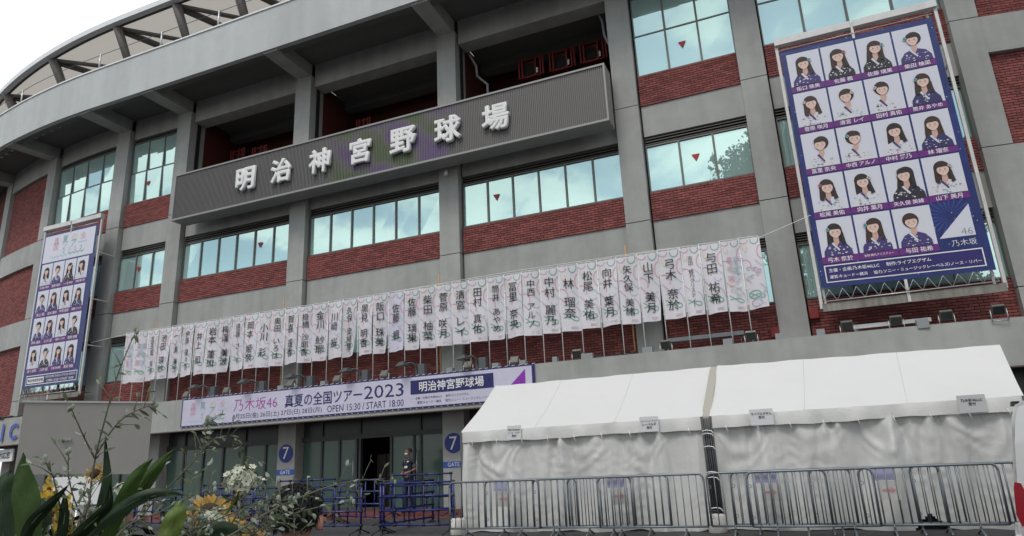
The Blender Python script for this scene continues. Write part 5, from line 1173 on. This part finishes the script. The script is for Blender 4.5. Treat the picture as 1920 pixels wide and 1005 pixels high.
for q in range(18):
    x0_ = -1.76+.028*q; y0_ = 1.19+.02*q+rb_.uniform(-.03,.03); dx_ = rb_.uniform(-.06,.10); hh = rb_.uniform(.08,.19)
    BRANCH.append([(x0_,y0_,-.22),(x0_+dx_*.3,y0_,-.22+hh*.45),(x0_+dx_*.7,y0_+.01,-.22+hh*.8),(x0_+dx_*1.3,y0_+.01,-.22+hh*(.95+.2*rb_.random()))])
    BLAB.append('short leafy twig low in the arrangement, %s from the left of the low row' % ORD[q+1])
for bi,pts in enumerate(BRANCH):
    root = Vector(pts[0]); t_ = thing('leafy_twig',tuple(root),BLAB[bi],'twig','leafy twigs of the flower arrangement')
    C_ = smooth(pts,6)
    full = ([FBX+(root-FBX)*.0, FBX+(root-FBX)*.5] if bi not in (1,2,5) else [])+C_; r0 = .0032 if bi in (0,6) else .0026
    mb = MB(); mb.tube(full,[r0*(1-.65*i/len(full)) for i in range(len(full))],6); mb.build('stem', TWIG, t_)
    n = len(C_); side = 1; i = 2.0
    while i < n-.5:
        k = min(int(i),n-2); p = C_[k]; d = (C_[k+1]-C_[k]).normalized(); side = -side
        # side shoots carry two or three leaves each
        sp_ = d.cross(Vector((rl.uniform(-.4,.4),-1,rl.uniform(-.3,.3)))).normalized()*side
        groups = [(p,0)]
        if rl.random() < .45 and i > 4:
            e = p+(d*.5+sp_)*rl.uniform(.02,.05)+Vector((0,0,.01)); mb = MB(); mb.tube([p,(p+e)/2+Vector((0,0,.003)),e],[.0014,.0012,.0008],4); mb.build('shoot', TWIG, t_); groups += [(e,1),(e,1)]
        for q,ex in groups:
            me = rl.choice(small); o = bpy.data.objects.new('leaf', me); link(o, t_, q)
            dd = (d*rl.uniform(.2,.9)+sp_*rl.uniform(.5,1)+Vector((rl.uniform(-.4,.4),rl.uniform(-.5,.5),rl.uniform(-.6,.3)))).normalized()
            up = Vector((rl.uniform(-.6,.6),-rl.uniform(.2,1),rl.uniform(.2,1))); x_ = dd.cross(up).normalized(); z_ = x_.cross(dd)
            M = Matrix((x_,dd,z_)).transposed(); s_ = rl.uniform(.7,1.15); o.rotation_euler = M.to_euler(); o.scale = (s_,s_,s_)
        i += rl.uniform(.7,1.6)
    for q in range(2 if bi != 4 else 4):
        p = C_[-1]+Vector((rl.uniform(-.008,.008),0,rl.uniform(-.006,.01))); mb = MB(); mb.ball(tuple(p),.0055 if bi != 4 else .008,0,8,(.8,.8,1.4)); mb.build('bud', PALEL, t_)
LLAB = ['tall upright broad leaf at the left edge, pointed tip against the window sign','rounded broad leaf cut by the left edge','dark broad leaf bending right below the grey board','narrow dark leaf hanging beside the white card','tall slender leaf standing before the grey board','bright green leaf slanting right under the board corner','large green leaf pointing up right towards the gate','lime green ribbed leaf low in the middle of the arrangement','blue green leaf lying across the barricades','near black leaf at the bottom left of the arrangement','dark leaf behind the yellow flowers','dark leaf under the largest sunflower']
for li,(pts,w,kk) in enumerate(BROAD):
    C_ = smooth(pts,6); n = len(C_)-1; t_ = thing('broad_leaf',tuple(C_[0]),LLAB[li],'leaf','broad leaves of the flower arrangement'); mb = MB(); cam_ = Vector((0,0,0)); NW = 6
    tw = rl.uniform(-.6,.6)
    for i,p in enumerate(C_):
        t = i/n; d = (C_[min(i+1,n)]-C_[max(i-1,0)]).normalized(); vw_ = (p-cam_).normalized(); sd_ = d.cross(vw_).normalized(); nr = sd_.cross(d).normalized()
        sd_ = (sd_*math.cos(tw*t)+nr*math.sin(tw*t)).normalized(); nr = sd_.cross(d).normalized()
        ww = w*(.36 if kk == 2 else .46)*(math.sin(math.pi*(.10+.90*t)**1.0)**(.7 if t < .5 else 1.15) if t < .999 else 0)
        for j in range(NW+1):
            s_ = (j/NW-.5)*2; mb.v.append(tuple(p+sd_*ww*s_*1.15+nr*(abs(s_)**1.3*ww*.45+.0012*math.sin(s_*14)+.002*math.sin(t*17+s_*3))))
    for i in range(n):
        for j in range(NW): a = i*(NW+1)+j; mb.face((a,a+1,a+NW+2,a+NW+1),0,True)
    b_ = mb.build('blade', [LEAFM,LEAFB,LEAFD,LEAFY][kk], t_)
    mb = MB(); mb.tube([FBX+(C_[0]-FBX)*.0,FBX+(C_[0]-FBX)*.5]+[c+(c.normalized()*.0015) for c in C_],[.0025,.0025]+[.0018*(1-.8*i/len(C_)) for i in range(len(C_))],5); mb.build('midrib', mat('midrib',(.06,.085,.03),.5), t_)
SLAB = ['sunflower turned half away, largest of those left of the dark head','sunflower highest on the right, just under the white star flowers','sunflower cut by the bottom edge','small orange flower against the grey board','sunflower lowest on the right by the bottom edge']
for si,(p,r_) in enumerate(SUNF):
    c = Vector(p); t_ = thing('sunflower',p,SLAB[si],'sunflower','sunflowers of the arrangement'); ax = Vector(((.9,-.9,.5,.1,.4)[si],-.45,(.75,.8,.7,.2,.8)[si])).normalized(); u = ax.cross(Vector((0,0,1))).normalized(); v = ax.cross(u)
    mb = MB(); mb.tube([c-ax*.006,c+ax*.004,c+ax*.010],[r_*.40,r_*.38,r_*.15],16); mb.build('seed_head', SEED, t_)
    mb = MB(); mb.tube([c-ax*.004,c-ax*.05,(c-ax*.05+FBX)/2,FBX],[.008,.005,.0045,.004],7); mb.build('stem', LEAFM, t_)
    for q in range(26):
        a = q/26*6.283+rl.uniform(-.1,.1); e = u*math.cos(a)+v*math.sin(a); L_ = r_*rl.uniform(.40,.66); w = r_*.085; tg = ax.cross(e); b0 = c+e*r_*.36-ax*.001*(q%2); m1 = b0+e*L_*.5+ax*rl.uniform(-.006,.010); m2 = b0+e*L_+ax*rl.uniform(-.018,.012)
        mb = MB(); mb.v += [tuple(b0-tg*w*.6),tuple(b0+tg*w*.6),tuple(m1+tg*w+ax*.002),tuple(m1-ax*.001),tuple(m1-tg*w+ax*.002),tuple(m2)]; mb.face((0,1,3),0,True); mb.face((1,2,3),0,True); mb.face((0,3,4),0,True); mb.face((3,2,5),0,True); mb.face((4,3,5),0,True); mb.build('petal', PETY, t_)
def star_cluster(c, R0, n, lab):
    c = Vector(c); t_ = thing('star_flower',tuple(c),lab,'flower','white star flower clusters'); mb = MB(); mb.tube([c-Vector((0,0,R0*.6)),(c+FBX)/2+Vector((.02,0,.03)),FBX],[.004,.004,.004],6); mb.build('stem', LEAFM, t_)
    pm = MB()
    for k in range(6):
        a = k*1.0472; e = Vector((math.cos(a),math.sin(a),0)); tg = Vector((-e.y,e.x,0)); L_ = .0125
        pm.v += [(0,0,0),tuple(e*L_*.55+tg*.0046+Vector((0,0,.002))),tuple(e*L_+Vector((0,0,.003))),tuple(e*L_*.55-tg*.0046+Vector((0,0,.002)))]; b = len(pm.v)-4; pm.face((b,b+1,b+2,b+3))
    b = len(pm.v); pm.ball((0,0,.001),.0017,1,6); fm = pm.mesh('floret',[PETW,mat('floret_eye',(.02,.03,.015),.5)])
    for q in range(n):
        th = math.acos(1-1.5*(q+.5)/n); ph = q*2.39996; e = Vector((math.sin(th)*math.cos(ph),math.sin(th)*math.sin(ph),math.cos(th)*.85)); o = bpy.data.objects.new('floret', fm); link(o, t_, tuple(c+e*R0*rl.uniform(.62,1.12)+Vector((rl.uniform(-.006,.006),0,rl.uniform(-.006,.006))))); e = (e+Vector((rl.uniform(-.5,.5),rl.uniform(-.7,.1),rl.uniform(-.3,.6)))).normalized(); o.rotation_euler = e.to_track_quat('Z','Y').to_euler(); s_ = rl.uniform(.8,1.3); o.scale = (s_,s_,s_)
        if q%3 == 0: mb = MB(); mb.tube([c-Vector((0,0,R0*.5)),c+e*R0*.9],[.0012,.0010],4); mb.build('pedicel', LEAFY, t_)
star_cluster(STARC,.048,84,'dome of small white star shaped flowers above the sunflowers')
star_cluster(STAR2[0],.026,26,'few small white star flowers in front of the sunflowers'); star_cluster(STAR2[1],.022,18,'small white star flowers among the leaves under the grey board')
YPOS = ['between the two tall leaves','just right of the tall leaf','hidden lowest behind the tall leaf','right of centre, under the thin twig','low, beside the dark narrow leaf','(red centred) at the bottom left','at the far left edge','at the left edge, lower','highest, beside the white card','lowest on the right, behind the dark leaf','under the highest bloom','at the bottom edge on the left','rightmost, under the white card','highest at the left edge','in front of its neighbours near the top','nearest the long twig','between the left edge and the tall leaf','behind the dark narrow leaf','low between the left edge and the tall leaf']
YLAB = ['yellow orchid bloom '+q for q in YPOS]
for yi,p in enumerate(YEL):
    c = Vector(p); t_ = thing('yellow_orchid',p,YLAB[yi],'orchid','yellow orchids at the lower left')
    for k in range(5):
        a = k*1.2566+yi; e = Vector((math.cos(a),rl.uniform(-.3,.1),math.sin(a))).normalized(); tg = e.cross(Vector((0,-1,0))).normalized(); L_ = rl.uniform(.026,.042); w = .012
        mb = MB(); mb.v += [tuple(c),tuple(c+e*L_*.55+tg*w+Vector((0,-.004,0))),tuple(c+e*L_+Vector((0,.004,0))),tuple(c+e*L_*.55-tg*w+Vector((0,-.004,0)))]; mb.face((0,1,2),0,True); mb.face((0,2,3),0,True); mb.build('petal', LILY if yi not in (5,) else REDP, t_)
    mb = MB(); mb.ball(tuple(c+Vector((0,-.006,0))),.005,0,8); mb.build('lip', REDP, t_); mb = MB(); mb.tube([c,(c+FBX)/2-Vector((0,0,.02)),FBX],.002,5); mb.build('stem', LEAFM, t_)
# dense dark foliage filling the middle of the arrangement
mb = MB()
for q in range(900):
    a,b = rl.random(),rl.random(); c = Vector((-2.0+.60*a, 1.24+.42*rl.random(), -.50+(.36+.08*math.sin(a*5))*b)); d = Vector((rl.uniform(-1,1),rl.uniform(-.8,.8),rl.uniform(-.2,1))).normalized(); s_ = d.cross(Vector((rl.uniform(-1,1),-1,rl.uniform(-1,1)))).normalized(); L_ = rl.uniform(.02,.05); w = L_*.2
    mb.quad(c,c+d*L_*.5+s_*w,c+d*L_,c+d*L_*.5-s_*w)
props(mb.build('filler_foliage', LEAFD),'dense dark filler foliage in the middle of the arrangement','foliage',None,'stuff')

# ------------------------------------------------------------------ street trees behind the viewer, seen mirrored in the windows
TL_ = mat('tree_leaf',(.055,.085,.030),.6,island=.4); BARK = mat('bark',(.07,.055,.04),.9,noise=(4,.2))
def crown_mesh(R0,H0,n,seed):
    r = random.Random(seed); mb = MB(); cl_ = [(r.uniform(-.8,.8)*R0,r.uniform(-.6,.6)*R0,r.uniform(-.45,.5)*H0,r.uniform(.28,.5)*R0) for _ in range(26)]
    for q in range(n):
        cx,cy,cz,cr_ = cl_[r.randrange(len(cl_))]; th = math.acos(r.uniform(-1,1)); ph = r.uniform(0,6.28); k = cr_*r.uniform(.55,1.1)
        c = Vector((cx+k*math.sin(th)*math.cos(ph),cy+k*math.sin(th)*math.sin(ph),cz+k*.8*math.cos(th))); d = Vector((r.uniform(-1,1),r.uniform(-1,1),r.uniform(-1,1))).normalized(); s_ = d.orthogonal().normalized(); L_ = r.uniform(.16,.34); w = L_*.38
        mb.quad(c-d*L_*.5,c+s_*w,c+d*L_*.5,c-s_*w)
    return mb.mesh('crown', TL_)
cms = [crown_mesh(4.2,8,16000,s) for s in (1,2)]
TREES = [(6.5,-8,13.5,1.25,0,'tall street tree behind the viewer, mirrored in the windows beside the right billboard'),(1.0,-5.0,15.2,1.0,1,'street tree behind the viewer, mirrored in the window left of the right column'),(13,-8,12,1.3,1,'street tree furthest right behind the viewer'),(-12,-9,6.6,.95,0,'low street tree behind the viewer, mirrored dark in the windows under the name banners'),(-21,-10,6.4,.95,1,'second low street tree behind the viewer'),(-31,-11,6.6,1.0,0,'third low street tree behind the viewer'),(-42,-11,6.0,1.0,1,'leftmost low street tree behind the viewer')]
for x,y,z,s_,k,lb in TREES:
    t_ = thing('street_tree',(x,y,GZ),lb,'tree','street trees behind the viewer'); o = bpy.data.objects.new('crown', cms[k]); link(o, t_, (x,y,z)); o.scale = (s_,s_,s_); o.rotation_euler = (0,0,x)
    mb = MB(); mb.tube([(x,y,GZ),(x+.1,y,GZ+1.2),(x,y+.1,z-3*s_),(x+.2,y,z+1)],[.36,.27,.20,.06],10)
    for q in range(6): a = q*1.05+x; mb.tube([(x,y,z-3.2*s_+q*.4),(x+1.3*math.cos(a),y+1.3*math.sin(a),z-1.6*s_+q*.4),(x+2.6*math.cos(a)*s_,y+2.6*math.sin(a)*s_,z+q*.45)],[.12,.08,.03],6)
    mb.build('trunk', BARK, t_)
